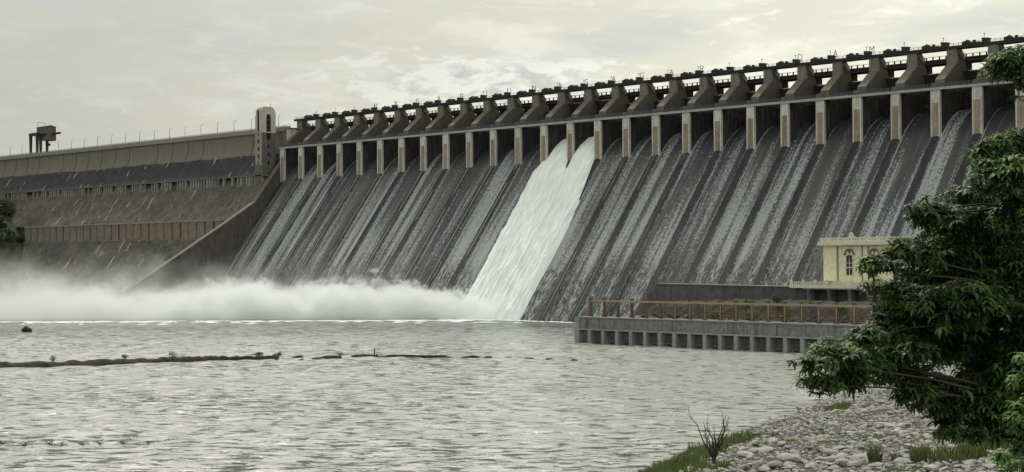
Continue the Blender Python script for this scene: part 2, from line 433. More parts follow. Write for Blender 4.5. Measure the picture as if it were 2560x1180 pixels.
# nosing frame proud of the core: two jambs and lintel, shorter recess filled by the stained panel
b.box(0, .62, -.35, .0, 73.6, 93.7, 0); b.box(W - .62, W, -.35, .0, 73.6, 93.7, 0)
b.box(0, .25, .0, .9, 73.6, 93.7, 0); b.box(W - .25, W, .0, .9, 73.6, 93.7, 0)
b.box(.62, W - .62, -.28, .0, 88.6, 93.7, 0)
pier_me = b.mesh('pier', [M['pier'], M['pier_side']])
b = MB(); b.box(.62, W - .62, -.14, -.01, 73.8, 88.6)
for z in np.arange(75.5, 88, 1.6): b.box(.9, W - .9, -.2, -.14, z, z + .18)
panel_me = b.mesh('stained_panel', M['pier_panel'])
b = MB()
up = [(3.6, 93.8), (20.5, 93.8), (20.5, 103.6), (19.2, 106.0), (17.2, 107.2), (17.2, 110.9), (12.6, 110.9), (12.6, 105.3), (9, 102.6), (3.6, 98.2)]
b.prism_x(up, .12, W - .12, 0)
up_me = b.mesh('upper_pier', [M['pier_top']])
b = MB()
# front facing skins: sloping front and vertical head
for (y0, z0), (y1, z1), mi in (((3.6, 98.2), (9, 102.6), 0), ((9, 102.6), (12.6, 105.3), 0)):
    b.add([(0, y0 - .3, z0 + .05), (W, y0 - .3, z0 + .05), (W, y1 - .3, z1 + .05), (0, y1 - .3, z1 + .05), (0, y0, z0 - .2), (W, y0, z0 - .2), (W, y1, z1 - .2), (0, y1, z1 - .2)],
          [(0, 1, 2, 3), (0, 3, 7, 4), (1, 5, 6, 2), (0, 4, 5, 1), (3, 2, 6, 7)], mi)
b.box(0, W, 3.2, 3.59, 93.9, 98.2, 0)
b.box(.5, W - .5, 1.9, 3.19, 94.9, 96.6, 0)
front_me = b.mesh('sloping_front', [M['pier_front']])
b = MB()
b.box(-.15, W + .15, 12.2, 13.3, 105.2, 110.95)
b.box(.5, 1.2, 12.0, 12.2, 105.2, 110.9); b.box(W - 1.2, W - .5, 12.0, 12.2, 105.2, 110.9)
head_me = b.mesh('pier_head', [M['pier_head']])
b = MB(); b.prism_x([(13.31, 110.9), (13.31, 109.9), (17.1, 107.0), (17.9, 107.0), (17.9, 109.0), (15.4, 110.9)], -.55, W + .55)
haunch_me = b.mesh('haunch', [M['pier_head']])
b = MB(); b.box(.9, W - .9, 22.9, 25.8, 93.9, 106.7)
ped_me = b.mesh('bridge_pedestal', [M['girder']])
for k in range(NB + 1):
    p = link('pier', pier_me, dam, (k * P, 0, 0))
    for n_, me in (('stained_panel', panel_me), ('upper_pier', up_me), ('sloping_front', front_me), ('pier_head', head_me), ('haunch', haunch_me), ('bridge_pedestal', ped_me)):
        link(n_, me, p)

# radial gates
def gate_mesh(lift):
    cy, cz, rad = 5.5, 94., 14.5
    V, F, n = [], [], 14
    b = MB(); a0, a1 = R(-32 + lift), R(35 + lift)
    for t in (0, .5):
        for i in range(n + 1):
            a = a0 + (a1 - a0) * i / n
            for x in (W + .05, P - .05): V.append((x, cy + (rad + t) * math.cos(a), cz + (rad + t) * math.sin(a)))
    m_ = 2 * (n + 1)
    for i in range(n):
        F.append((2 * i, 2 * i + 1, 2 * i + 3, 2 * i + 2)); F.append((m_ + 2 * i, m_ + 2 * i + 2, m_ + 2 * i + 3, m_ + 2 * i + 1))
    F += [(0, m_, m_ + 1, 1), (2 * n, 2 * n + 1, m_ + 2 * n + 1, m_ + 2 * n)]
    b.add(V, F)
    for i in (2, 5, 8, 11):                                   # horizontal girders on the downstream side
        a = a0 + (a1 - a0) * i / n; r_ = rad - .5
        b.box(W + .1, P - .1, cy + r_ * math.cos(a) - .35, cy + r_ * math.cos(a) + .3, cz + r_ * math.sin(a) - .18, cz + r_ * math.sin(a) + .18)
    for x in (W + 2.4, P - 2.4):                              # arms to the trunnions
        for fr in (.22, .78):
            a = a0 + (a1 - a0) * fr
            b.tube((x, cy, cz), (x, cy + (rad - .4) * math.cos(a), cz + (rad - .4) * math.sin(a)), .28, n=5)
    return b.mesh('radial_gate', M['gate'])
g0 = gate_mesh(0); g1 = gate_mesh(14)
for k in range(NB):
    o = link('radial_gate', g1 if k in (12, 13) else g0, dam, (k * P, 0, 0))
    if k in (12, 13): o['label'] = 'raised gate with white water pouring out below it'

# service deck in front
X1 = 26 * P + W
b = MB(); b.box(-.4, X1 + .4, -.75, -.36, 93.72, 94.75, 1); b.box(-.4, X1 + .4, -.36, 3.58, 93.8, 94.7, 0)
b.build('service_deck', [M['deck'], M['deck_edge']], dam)
b = MB()
for x in np.arange(0, X1, 1.52): b.box(x, x + .22, -.62, -.42, 94.76, 96.2)
for z in (95.1, 95.55, 96.1): b.box(0, X1, -.6, -.46, z, z + .14)
for k in range(NB + 1): b.box(k * P + .9, k * P + W - .9, -.9, -.4, 94.76, 96.5)
b.build('deck_railing', M['rail'], dam)
# road bridge behind
b = MB()
b.box(-12, X1 + 60, 21.3, 22.0, 106.75, 108.45, 0); b.box(-12, X1 + 60, 28.4, 29.1, 106.75, 108.45, 0); b.box(-12, X1 + 60, 22.0, 28.4, 107.9, 108.42, 0)
b.box(-12, X1 + 60, 21.0, 21.29, 108.2, 108.6, 0)
for k in range(NB + 3): b.box(k * P + 11.2, k * P + 11.6, 21.12, 21.29, 106.8, 108.2, 0)
b.build('road_bridge', [M['girder']], dam)
b = MB()
for x in np.arange(0, X1 + 60, P / 6): b.box(x, x + .5, 21.1, 21.5, 108.61, 109.7)
for x in np.arange(0, X1 + 60, P / 6): b.box(x + .6, x + 1.0, 28.7, 29., 108.5, 109.4)
b.box(0, X1 + 60, 21.15, 21.4, 109.71, 109.88)
b.build('balustrade', M['girder'], dam)
# hoist bridge on top
b = MB()
b.box(-2.5, X1 + 60, 11.7, 12.5, 110.96, 111.75); b.box(-2.5, X1 + 60, 11.3, 16.6, 111.76, 112.15); b.box(-2.5, X1 + 60, 15.6, 16.2, 110.96, 111.75)
b.build('hoist_bridge', M['girder'], dam)
b = MB()
for x in np.arange(-2, X1 + 60, 2.29): b.box(x, x + .12, 11.5, 11.62, 112.16, 113.2)
for z in (112.65, 113.1): b.box(-2, X1 + 60, 11.5, 11.62, z, z + .09)
b.build('hand_rail', M['girder'], dam)

# ------------------------------------------------------------------ right abutment
ab = empty('abutment_block', (26 * P + W, 0, 0), 'grey concrete abutment block with a flared cap closing the right end of the spillway', 'wall')
b = MB(); b.box(.05, 62, 2.4, 34, -3, 93.7); b.prism_x([(-58, -3), (2.39, -3), (2.39, 82), (0, 78.5)], 5.5, 62); b.box(.1, 62, 9, 20, 93.7, 110.9)
b.build('block', M['training'], ab)
b = MB(); b.prism_y([(.4, 84.5), (5, 84.5), (3.9, 89.2), (1.9, 89.2)], -1.6, 2.2); b.build('flared_cap', M['pier_head'], ab)
b = MB(); b.box(.5, 1.6, -.4, 2.2, 89.2, 93.7); b.build('jamb', M['pier'], ab)
rw = MB()
for i in range(len(ysd) - 1):
    y0, y1 = ysd[i], ysd[i + 1]; z0, z1 = float(surf(y0)), float(surf(y1)); hh = 2.6
    rw.add([(0, y0, z0 + hh), (5.4, y0, z0 + hh), (5.4, y1, z1 + hh), (0, y1, z1 + hh), (0, y0, z0 - .4), (5.4, y0, z0 - .4), (5.4, y1, z1 - .4), (0, y1, z1 - .4)], [(0, 3, 2, 1), (0, 4, 7, 3), (1, 2, 6, 5)])
rwo = rw.build('training_wall', M['coping']); rwo.location = (26 * P, 0, 0)
tag(rwo, 'pale sloping wall edging the last chute at the right end of the spillway', 'wall')

# ------------------------------------------------------------------ left training wall
tw = empty('training_wall', (0, 0, 0), 'tall stained side wall closing the left end of the spillway, stepping out to a long low slope below', 'wall')
top = [(2.3, 87.5), (-3.3, 80.6), (-18.5, 61.3), (-45, 45.2), (-71.8, 29.3), (-105, 10.), (-122, -1)]
b = MB(); b.prism_x([(2.3, 50), (2.3, 87.5)][::-1] + [], 0, 0) if False else None
pl = [(2.3, -2)] + top[:]
b.prism_x(pl, -2.6, .2); b.build('wall', M['training'], tw)
b = MB()
for (y0, z0), (y1, z1) in zip(top[:-2], top[1:-1]):
    b.add([(-3.0, y0, z0), (.5, y0, z0), (.5, y1, z1), (-3.0, y1, z1), (-3.0, y0, z0 + .7), (.5, y0, z0 + .7), (.5, y1, z1 + .7), (-3.0, y1, z1 + .7)],
          [(4, 7, 6, 5), (0, 1, 2, 3), (0, 3, 7, 4), (1, 5, 6, 2), (0, 4, 5, 1), (3, 2, 6, 7)])
for i in range(12):                                            # steps beside the coping
    pass
b.build('coping', M['coping_dark'], tw)
b = MB(); b.add([(-5.4, -18.5, 58.6), (-4.0, -18.5, 58.6), (-4.0, -71.8, 26.6), (-5.4, -71.8, 26.6), (-5.4, -18.5, 57.8), (-4.0, -18.5, 57.8), (-4.0, -71.8, 25.8), (-5.4, -71.8, 25.8)],
                [(0, 3, 2, 1), (4, 5, 6, 7), (0, 4, 7, 3), (1, 2, 6, 5), (0, 1, 5, 4), (3, 7, 6, 2)])
b.build('lower_coping', M['coping_dark'], tw)

# ------------------------------------------------------------------ left wing (masonry dam)
wing = empty('masonry_dam', (-200, 0, 0), 'long brown and dark stone dam wing behind and left of the elevator tower', 'dam')
wl = Matrix.Translation((200, 0, 0))
def wpart(o): o.location = (200, 0, 0); return o
prof = [(6, 106.0), (6, 103), (6, 99.8), (5.8, 97.6), (5.1, 95), (3.7, 92), (1.8, 89.3), (-2.5, 83.4), (-6.8, 77.4), (-12, 70.2), (-18, 61.9), (-25.2, 52.0)]
prof2 = [(-28.6, 41.5), (-35, 33), (-45, 19.8), (-61, -1.5)]
def sheet(prof, X0, X1, dx, v0=0, jit=.35):
    pr = []
    for (a, b_), (c, d) in zip(prof[:-1], prof[1:]):
        n = max(1, int(math.hypot(c - a, d - b_) / 1.6))
        pr += [(a + (c - a) * i / n, b_ + (d - b_) * i / n) for i in range(n)]
    pr.append(prof[-1]); pr = np.array(pr)
    av = v0 + np.concatenate([[0], np.cumsum(np.hypot(*np.diff(pr, axis=0).T))])
    X = np.arange(X0, X1 + .01, dx)
    XX, YY = np.meshgrid(X, pr[:, 0], indexing='ij'); _, ZZ = np.meshgrid(X, pr[:, 1], indexing='ij'); _, VV = np.meshgrid(X, av, indexing='ij')
    amp = jit * np.clip((VV - 13) / 5, 0, 1)
    N = (fbm(XX * .35, VV * .35, 3) - .5) * 2 * amp
    YY = YY - N * .8
    return np.stack([XX, YY, ZZ + N * .6], -1).reshape(-1, 3), grid_faces(len(X), len(pr))[:, ::-1], np.stack([XX, VV], -1).reshape(-1, 2)
v, f, uv = sheet(prof, -480, -2.6, 1.5, jit=.9)
wpart(link('upper_face', np_mesh('upper_face', v, f, M['masonry'], True, uv), wing))
v, f, uv = sheet(prof2, -480, -2.6, 1.5, 80, jit=1.4)
wpart(link('lower_face', np_mesh('lower_face', v, f, M['masonry'], True, uv), wing))
b = MB(); b.prism_x([(-25.2, 52.), (-28.6, 41.5), (-61, -1.5), (-61, -3), (18, -3), (18, 105.9), (6.3, 105.9), (6.3, 99.8), (2.3, 89.3)][::-1], -480, -2.7)
# keep the core a little inside the sheets
b.v = [(x, y + (2.6 if y < 6.35 else 0), z - .4) for x, y, z in b.v]
wpart(b.build('core', M['training'], wing))
b = MB(); b.box(-480, -2.5, 4.9, 5.98, 104.9, 106.2); b.box(-480, 3, 5.0, 18.5, 106.2, 106.6)
b.box(-480, 3, 5.0, 5.3, 106.6, 107.6)
wpart(b.build('crest_road', M['parapet'], wing))
b = MB()
for x in np.arange(-480, 0, 2.286): b.box(x, x + .3, 4.95, 5.35, 107.61, 108.1)
b.box(-480, 3, 5.02, 5.28, 108.11, 108.3)
b.box(-480, 3, 17.5, 17.8, 106.6, 107.9)
wpart(b.build('parapet', M['parapet'], wing))
b = MB(); b.box(-2.4, 1.2, 5.99, 30, 60, 106.1); wpart(b.build('end_block', M['pier'], wing))
# walkway with posts
b = MB(); b.box(-480, -3.1, -10.4, -6.2, 77.7, 78.3)
b.box(-480, -3.1, -10.4, -10.2, 78.9, 79.05)
for x in np.arange(-479, -4, 3.05): b.box(x, x + .12, -10.38, -10.2, 78.3, 78.9)
for x in np.arange(-479, -4, 3.05):
    if random.random() < .8: b.box(x, x + random.choice((.7, 1.2, 1.7)), -10.1, -8.6, 71.5, 77.69, 1)
wpart(b.build('walkway', [M['deck'], M['coping']], wing))
# inspection gallery
b = MB()
b.box(-266, -17, -29.2, -24.5, 51.1, 52.1, 1)
for i, x in enumerate(np.arange(-266, -22, 9.14)):
    g = (1.0, 1.5, 2.0, .8)[i % 4]
    b.box(x + g, x + 9.14, -28.75, -27.2, 41.2, 51.08, 0)
    b.box(x + g + .5, x + 8.6, -28.95, -28.76, 49.2, 50.6, 0)
b.box(-266, -17, -29.3, -27.0, 40.4, 41.18, 0)
wpart(b.build('gallery_front', [M['gallery'], M['coping']], wing))
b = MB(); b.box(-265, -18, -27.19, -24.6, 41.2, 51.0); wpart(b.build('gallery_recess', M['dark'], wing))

# ------------------------------------------------------------------ elevator tower
tower = empty('elevator_tower', (-8, -5, 78.3), 'square cream and stone elevator tower with rounded top standing against the dam wall', 'tower')
def rel(o, T): o.location = tuple(-c for c in T.location); return o
tx0, tx1, ty0, ty1 = -11.1, -4.9, -10, 0.2
b = MB(); b.box(tx0, tx1, ty0, ty1, 78.3, 104); b.prism_x([(ty0 - 1.2, 78.3), (ty1, 78.3), (ty0, 86)][::-1], tx0 + .3, tx1 - .3)
b.box(tx0 + .2, tx1 - .2, ty0 - .4, ty1, 72.5, 78.29)
rel(b.build('stone_shaft', M['tower_stone'], tower), tower)
b = MB()
b.box(tx0, tx0 + 2.2, ty0 - .25, ty0 - .01, 78.4, 104); b.box(tx1 - 2.2, tx1, ty0 - .25, ty0 - .01, 78.4, 104)
for z in (81, 86.2, 90.6, 95, 99.4): b.box(tx0 + 2.2, tx1 - 2.2, ty0 - .25, ty0 - .01, z, z + 1.9)
b.box(tx0 + 2.2, tx1 - 2.2, ty0 - .25, ty0 - .01, 78.4, 81)
rel(b.build('front_frame', M['tower_front'], tower), tower)
b = MB()
arch = [(ty0 + 3.6, 100.5), (ty0 + 4.2, 99.0), (ty0 + 5.0, 98.2), (ty0 + 5.8, 99.0), (ty0 + 6.4, 100.5)]
rnd = [(ty1, 104), (ty1, 116.2), (ty1 - .9, 118.0), (ty1 - 2.4, 119.0), (ty0 + 2.4, 119.0), (ty0 + .9, 118.0), (ty0, 116.2), (ty0, 104)]
b.prism_x(rnd, tx0 + .6, tx1 - .5)
for y0_, y1_ in ((ty0 + .1, ty0 + 3.4), (ty0 + 6.6, ty1 - .1)):
    b.box(tx1 - .5, tx1, y0_, y1_, 104, 115.2)
b.box(tx1 - .5, tx1, ty0 + 3.4, ty0 + 6.6, 114.4, 115.2)
b.box(tx0 + .6, tx0 + 2.2, ty0 - .3, ty0 - .01, 104, 116.8); b.box(tx1 - 2.2, tx1, ty0 - .3, ty0 - .01, 104, 116.8); b.box(tx0, tx0 + .6, ty0 - .3, ty1, 104, 113.5)
b.box(tx0 - .3, tx1 + .3, ty0 - .1, ty1, 103.4, 104.0)
rel(b.build('painted_head', M['tower_paint'], tower), tower)
b = MB()
rr = [(ty0 + 3.6, 100.5), (ty0 + 5, 98.4), (ty0 + 6.4, 100.5), (ty0 + 6.4, 112.5), (ty0 + 5.8, 114), (ty0 + 5, 114.4), (ty0 + 4.2, 114), (ty0 + 3.6, 112.5)]
b.prism_x(rr, tx1 - .02, tx1 + .05)
rel(b.build('arched_window', M['dark'], tower), tower)
b = MB()
for z in (105, 108, 111): b.box(tx1 + .05, tx1 + .12, ty0 + 3.7, ty0 + 6.3, z, z + .3)
rel(b.build('window_bars', M['tower_stone'], tower), tower)
b = MB()
b.box(tx0 + 2.25, tx1 - 2.25, ty0 - .12, ty0 - .02, 104.2, 117.0)
for z in (83.2, 88.3, 92.7, 97.2): b.box(tx0 + 2.25, tx1 - 2.25, ty0 - .12, ty0 - .02, z, z + 2.1)
rel(b.build('front_slit', M['dark'], tower), tower)
for z in (84.5, 89.5, 94.5):
    b = MB(); b.box(tx1 + .0, tx1 + .04, ty0 + 4.3, ty0 + 5.6, z, z + 2.2)
    rel(b.build('window', M['dark'], tower), tower)
b = MB(); b.tube((tx1 - 1.2, ty1 - 3, 119), (tx1 - 1.2, ty1 - 3, 121.4), .12); rel(b.build('mast', M['dark_metal'], tower), tower)

# ------------------------------------------------------------------ gantry crane on the left crest
cr = empty('gantry_crane', (-320, 10, 106.6), 'dark gantry crane with a boxy winch house standing on the crest at far left', 'crane')
for x, y in ((-325.5, 6.6), (-325.5, 14.5), (-315.5, 6.6), (-315.5, 14.5)):
    b = MB(); w_ = .95
    b.add([(x - w_ * .7, y - w_ * .7, 106.6), (x + w_ * .7, y - w_ * .7, 106.6), (x + w_ * .7, y + w_ * .7, 106.6), (x - w_ * .7, y + w_ * .7, 106.6),
           (x - w_, y - w_, 121), (x + w_, y - w_, 121), (x + w_, y + w_, 121), (x - w_, y + w_, 121)],
          [(0, 3, 2, 1), (4, 5, 6, 7), (0, 1, 5, 4), (1, 2, 6, 5), (2, 3, 7, 6), (3, 0, 4, 7)])
    rel(b.build('leg', M['dark_metal'], cr), cr)
b = MB(); b.box(-326.6, -314.4, 5.5, 7.6, 121.01, 122.8); b.box(-326.6, -314.4, 13.5, 15.6, 121.01, 122.8); b.box(-326.6, -324.4, 7.6, 13.5, 121.01, 122.8); b.box(-316.6, -314.4, 7.6, 13.5, 121.01, 122.8)
b.box(-314.4, -296, 13.6, 15.4, 121.2, 122.6); rel(b.build('bridge_beam', M['dark_metal'], cr), cr)
b = MB(); b.box(-319, -306.5, 8, 17, 121.6, 127); b.box(-314, -306.4, 9.5, 17.1, 116.8, 121.59)
b.prism_x([(7.6, 127.01), (17.4, 127.01), (12.5, 128.2)], -319.4, -306.1); rel(b.build('winch_house', M['crane'], cr), cr)
b = MB(); b.tube((-318.5, 8.4, 128), (-318.5, 8.4, 130.5), .14); b.tube((-318.5, 14.4, 128), (-318.5, 14.4, 130.5), .14); b.tube((-318.5, 8.4, 130.5), (-318.5, 14.4, 130.5), .14)
rel(b.build('roof_rail', M['dark_metal'], cr), cr)
b = MB(); b.tube((-316.5, 10.5, 111.5), (-316.5, 10.5, 121.5), .09); b.tube((-316.5, 10.5, 109.8), (-316.5, 10.5, 111.6), .15, .75)
rel(b.build('hook', M['dark_metal'], cr), cr)
b = MB(); b.box(-315.3, -313.4, 14.6, 16.2, 113.4, 113.8); b.box(-313.6, -313.4, 14.6, 16.2, 113.8, 115.2); rel(b.build('ladder_stage', M['dark_metal'], cr), cr)

# ------------------------------------------------------------------ crest lamps, hoists, letters
ORD = ['first', 'second', 'third', 'fourth', 'fifth', 'sixth', 'seventh', 'eighth', 'ninth', 'tenth', 'eleventh', 'twelfth', 'thirteenth', 'fourteenth', 'fifteenth', 'sixteenth', 'seventeenth', 'eighteenth', 'nineteenth', 'twentieth', 'twenty-first', 'twenty-second', 'twenty-third', 'twenty-fourth', 'twenty-fifth', 'twenty-sixth']
lamp = empty('lamp_post', (-9.8, 5.6, 106.6), 'thin lamp post on the crest road just right of the elevator tower', 'lamp post', 'lamp posts along the left crest road')
b = MB(); b.tube((0, 0, 0), (0, 0, 7.6), .16, .11, 5); b.build('pole', M['dark_metal'], lamp)
b = MB(); b.tube((0, 0, 7.6), (.9, .5, 7.9), .07, n=4); b.box(.5, 1.4, .3, .7, 7.85, 8.05); b.build('lamp_head', M['dark_metal'], lamp)
lamps = [lamp]; n_l = 0
for i in range(2, 20):
    x = -9.8 - (i * 18.7) + 9
    if -330 < x < -305: continue
    c = copy_tree(lamp); c.location = (x, 5.6, 106.6); c['label'] = 'thin lamp post on the crest road, %s one left of the elevator tower' % ORD[n_l]
    n_l += 1

def hoist():
    t = empty('gate_hoist', (0, 14, 112.16), 'x', 'gate hoist', 'gate hoists along the top bridge')
    b = MB(); b.prism_y([(6.4, 0), (9.6, 0), (9.6, 1.25), (9.0, 1.5), (8.6, 2.05), (7.9, 1.6), (6.8, 1.45), (6.4, 1.1)], -1.3, 1.2); b.build('drum_housing', M['machine'], t)
    b = MB(); b.box(15.2, 17.7, -1.2, 1.3, 0, 1.7); b.box(14.9, 18.0, -1.4, 1.5, 1.7, 1.95); b.box(15.0, 15.4, -.6, .6, 1.0, 2.3); b.build('drum_housing', M['machine'], t)
    b = MB(); b.prism_y([(10.5, 0), (12.0, 0), (11.7, 1.2), (11.6, 1.8), (10.8, 1.8), (10.7, 1.3)], -.5, .6); b.prism_y([(12.2, 0), (14.2, 0), (13.8, .9), (12.6, 1.0)], -.6, .6); b.build('motor', M['machine'], t)
    b = MB(); b.tube((9.6, 0, .5), (15.2, 0, .5), .22, n=5); b.build('drive_shaft', M['machine'], t)
    return t
h0 = hoist()
for k in range(NB + 1):
    c = h0 if k == 0 else copy_tree(h0)
    c.location = (k * P, 14, 112.16)
    c['label'] = ('dark gate hoist on the top bridge above the %s opening from the elevator tower' % ORD[k]) if k < 26 else 'dark gate hoist at the far right end of the top bridge'
bl = empty('bridge_lamp', (0, 15.8, 112.16), 'x', 'lamp post', 'small lamps along the top bridge')
b = MB(); b.tube((0, 0, 0), (0, 0, 4.0), .11, .09, 5); b.build('pole', M['dark_metal'], bl)
b = MB(); b.box(-.35, .35, -.12, .12, 4.0, 4.25); b.build('lamp_head', M['dark_metal'], bl)
for k in range(NB):
    c = bl if k == 0 else copy_tree(bl); c.location = (k * P + 14.6, 15.8, 112.16)
    c['label'] = 'small lamp on the top bridge above the %s opening from the elevator tower' % ORD[k]

GL = {'N': [(0, 0, 0, 1), (0, 1, 1, 0), (1, 0, 1, 1)], 'A': [(0, 0, .5, 1), (.5, 1, 1, 0), (.2, .38, .8, .38)],
      'G': [(1, .8, .8, 1), (.8, 1, .2, 1), (.2, 1, 0, .8), (0, .8, 0, .2), (0, .2, .2, 0), (.2, 0, .8, 0), (.8, 0, 1, .2), (1, .2, 1, .45), (1, .45, .6, .45)],
      'R': [(0, 0, 0, 1), (0, 1, .8, 1), (.8, 1, 1, .8), (1, .8, .8, .52), (.8, .52, 0, .52), (.5, .52, 1, 0)],
      'J': [(1, 1, 1, .2), (1, .2, .8, 0), (.8, 0, .2, 0), (.2, 0, 0, .25)], 'U': [(0, 1, 0, .2), (0, .2, .2, 0), (.2, 0, .8, 0), (.8, 0, 1, .2), (1, .2, 1, 1)],
      'S': [(1, .85, .8, 1), (.8, 1, .2, 1), (.2, 1, 0, .8), (0, .8, .2, .55), (.2, .55, .8, .47), (.8, .47, 1, .25), (1, .25, .8, 0), (.8, 0, .2, 0), (.2, 0, 0, .15)],
      'D': [(0, 0, 0, 1), (0, 1, .7, 1), (.7, 1, 1, .75), (1, .75, 1, .25), (1, .25, .7, 0), (.7, 0, 0, 0)],
      'M': [(0, 0, 0, 1), (0, 1, .5, .35), (.5, .35, 1, 1), (1, 1, 1, 0)]}
words = [(4, 'NAGARJUNA', 'first word'), (13, 'SAGAR', 'second word'), (20, 'DAM', 'last word')]
for k0, wd, wn in words:
    seen = {}
    for i, chh in enumerate(wd):
        t = empty('sign_letter', ((k0 + i) * P + .2, 12.4, 112.16), '', 'letter', 'big letters standing along the top bridge')
        seen[chh] = seen.get(chh, 0) + 1
        t['label'] = 'standing letter %s, the %s letter of the %s along the top bridge' % (chh, ORD[i], wn)
        b = MB(); w_, h_, z0 = 2.1, 2.5, 1.25
        for x0, z0_, x1, z1_ in GL[chh]:
            b.tube((x0 * w_, 0, z0 + z0_ * h_), (x1 * w_, 0, z0 + z1_ * h_), .15, n=5)
        b.build('letter', M['dark_metal'], t)
        b = MB(); b.tube((.4, .0, 0), (.4, .0, z0), .09, n=4); b.tube((w_ - .4, .0, 0), (w_ - .4, .0, z0), .09, n=4); b.build('stand', M['dark_metal'], t)

# ------------------------------------------------------------------ released water
nu, nv = 90, 170
yv = np.linspace(17.5, -59.5, nv); t_ = np.linspace(0, 1, nu)
down = np.clip(-yv / 57, 0, 1)
zl = 12 * P + W + .1; 
xl = np.where(yv > 0, 12 * P + W - .1, 12 * P + W - .1 - 4.9 * np.clip(-yv / 4., 0, 1) ** .5 + .8 * (fbm(yv * .5, yv * 0, 5) - .5) * 2)
xr = np.where(yv > 0, 14 * P + .1, 14 * P + .1 + 6.4 * np.clip(-yv / 26., 0, 1) ** .8)
XX = xl[None, :] + (xr - xl)[None, :] * t_[:, None]; YY = np.repeat(yv[None, :], nu, 0)
xr = xr + (yv < 0) * (fbm(-yv * .22, yv * 0 + 3, 8) - .5) * .9 * np.clip(-yv / 15, 0, 1)
xl = xl + (yv < 0) * (fbm(-yv * .3, yv * 0 + 9, 15) - .5) * 1.3 * np.clip(-yv / 10, 0, 1)
XX = xl[None, :] + (xr - xl)[None, :] * t_[:, None]
edge = np.clip(np.minimum(t_, 1 - t_) * 14, 0, 1)[:, None] ** .5
thick = (2.6 - 1.2 * down)[None, :] * np.ones((nu, 1))
# inside the bays the sheet drops towards the left bay's torn edge
gap = np.clip(1 - np.abs(XX - (13 * P + W / 2)) / 3.0, 0, 1) * np.clip(1 + YY / 7., 0, 1)
thick = thick * edge - gap * 3.4
arcv = np.concatenate([[0], np.cumsum(np.hypot(np.diff(yv), np.diff(surf(yv))))])
nzz = (fbm(XX * .9, arcv[None, :] * .05, 11) - .5) * 1.7 + (fbm(XX * 1.6, arcv[None, :] * .22, 12) - .5) * .9
amp = np.clip(edge, .3, 1) * (.5 + .5 * np.clip(-YY / 12, 0, 1))
off = thick + nzz * amp - .15
ZZ = surf(YY) + off * .75; YY2 = YY - off * .8 * (YY < 12)
v = np.stack([XX, YY2, ZZ], -1).reshape(-1, 3); uv = np.stack([XX, np.repeat(arcv[None, :], nu, 0)], -1).reshape(-1, 2)
fl = link('falling_water', np_mesh('falling_water', v, grid_faces(nu, nv)[:, ::-1], M['flow'], True, uv))
tag(fl, 'broad white torrent rushing down the spillway from the two open gates', 'falling water', kind='stuff')

def rock_mesh_simple(seed):
    rr = random.Random(seed + 90); b = MB()
    v = [(sx * rr.uniform(.6, 1.2), sy * rr.uniform(.5, .9), sz * rr.uniform(.3, .6)) for sz in (-1, 1) for sy in (-1, 1) for sx in (-1, 1)]
    b.add(v, [(0, 2, 3, 1), (4, 5, 7, 6), (0, 1, 5, 4), (2, 6, 7, 3), (0, 4, 6, 2), (1, 3, 7, 5)])
    return b.mesh('rubble_block', M['intake'])
# ------------------------------------------------------------------ tailrace wall, frame, fill, apron, powerhouse
iw = empty('tailrace_wall', (410.6, -174, 0), 'long grey stained concrete wall with columns and dark recesses rising from the river', 'wall')
CP = 6.1; N_C = 38; L = N_C * CP; BZ = 4.7
b = MB(); b.box(.3, L, .0, 8, BZ, 8.3); b.box(.3, L, 1.8, 8, -3, BZ); b.box(-.05, L, -.3, 8.2, 8.31, 8.65)
for i in range(N_C): b.box(i * CP + 5.7, i * CP + 5.95, -.12, -.01, BZ + .1, 8.2)
b.build('upper_wall', M['intake'], iw)
b = MB(); b.box(0, 2.0, -.5, 8, -3, 8.28); b.build('end_wall', M['intake_low'], iw)
b = MB(); b.box(2.0, L, -.4, .0, BZ - .35, BZ + .1); b.build('ledge', M['intake_low'], iw)
b = MB(); b.box(0, 1.35, -.35, 1.7, -3, BZ - .36); colm = b.mesh('column', M['intake_low'])
for i in range(N_C): link('column', colm, iw, (i * CP + 5.9, 0, 0))
b = MB(); b.box(1.0, 4.2, 1.35, 1.79, 1.3, 4.0); b.box(1.7, 2.1, .7, 1.3, -.3, .7); b.box(2.7, 3.1, .7, 1.3, -.3, .7); pm = b.mesh('recess_panel', M['intake_panel'])
for i in range(N_C - 1): link('recess_panel', pm, iw, (i * CP + 7.0, 0, 0))

fr = empty('steel_frame', (413.1, -169, 8.6), 'rusty steel post and beam frame standing along the top of the tailrace wall', 'frame')
FP = 6.11; rnd_ = random.Random(12)
b = MB(); b.box(-.36, .36, -.36, .36, 0, 5.9); b.box(-.6, .6, -.55, .55, 0, .3); b.box(-.55, .55, -.5, .5, 5.9, 6.3); pm = b.mesh('post', M['rust'])
b = MB(); b.box(.2, .5, -.5, -.37, .2, 5.7); pm2 = b.mesh('stanchion', M['rust_pale'])
for i in range(30):
    o = link('post', pm, fr, (i * FP, 0, 0))
    if i > 5: link('stanchion', pm2, o)
b = MB(); b.box(.5, 29 * FP - .3, -.62, -.37, 5.0, 5.62); b.build('top_beam', M['rust_pale'], fr)
b = MB(); b.box(5 * FP, 29 * FP - .3, -.15, .15, 2.3, 2.65); b.box(9 * FP, 29 * FP - .3, -.15, .15, .8, 1.2)
for i in range(1, 29):
    if rnd_.random() < .8: b.tube((i * FP + (.3 if i % 2 else FP - .3), .0, .1), (i * FP + FP * rnd_.uniform(.35, .65), .0, 2.6), .16, n=4)
    if rnd_.random() < .35: b.tube((i * FP + .3, .1, rnd_.uniform(.5, 4)), (i * FP + FP, .1, rnd_.uniform(.5, 5)), .12, n=4)
b.build('bracing', M['rust'], fr)

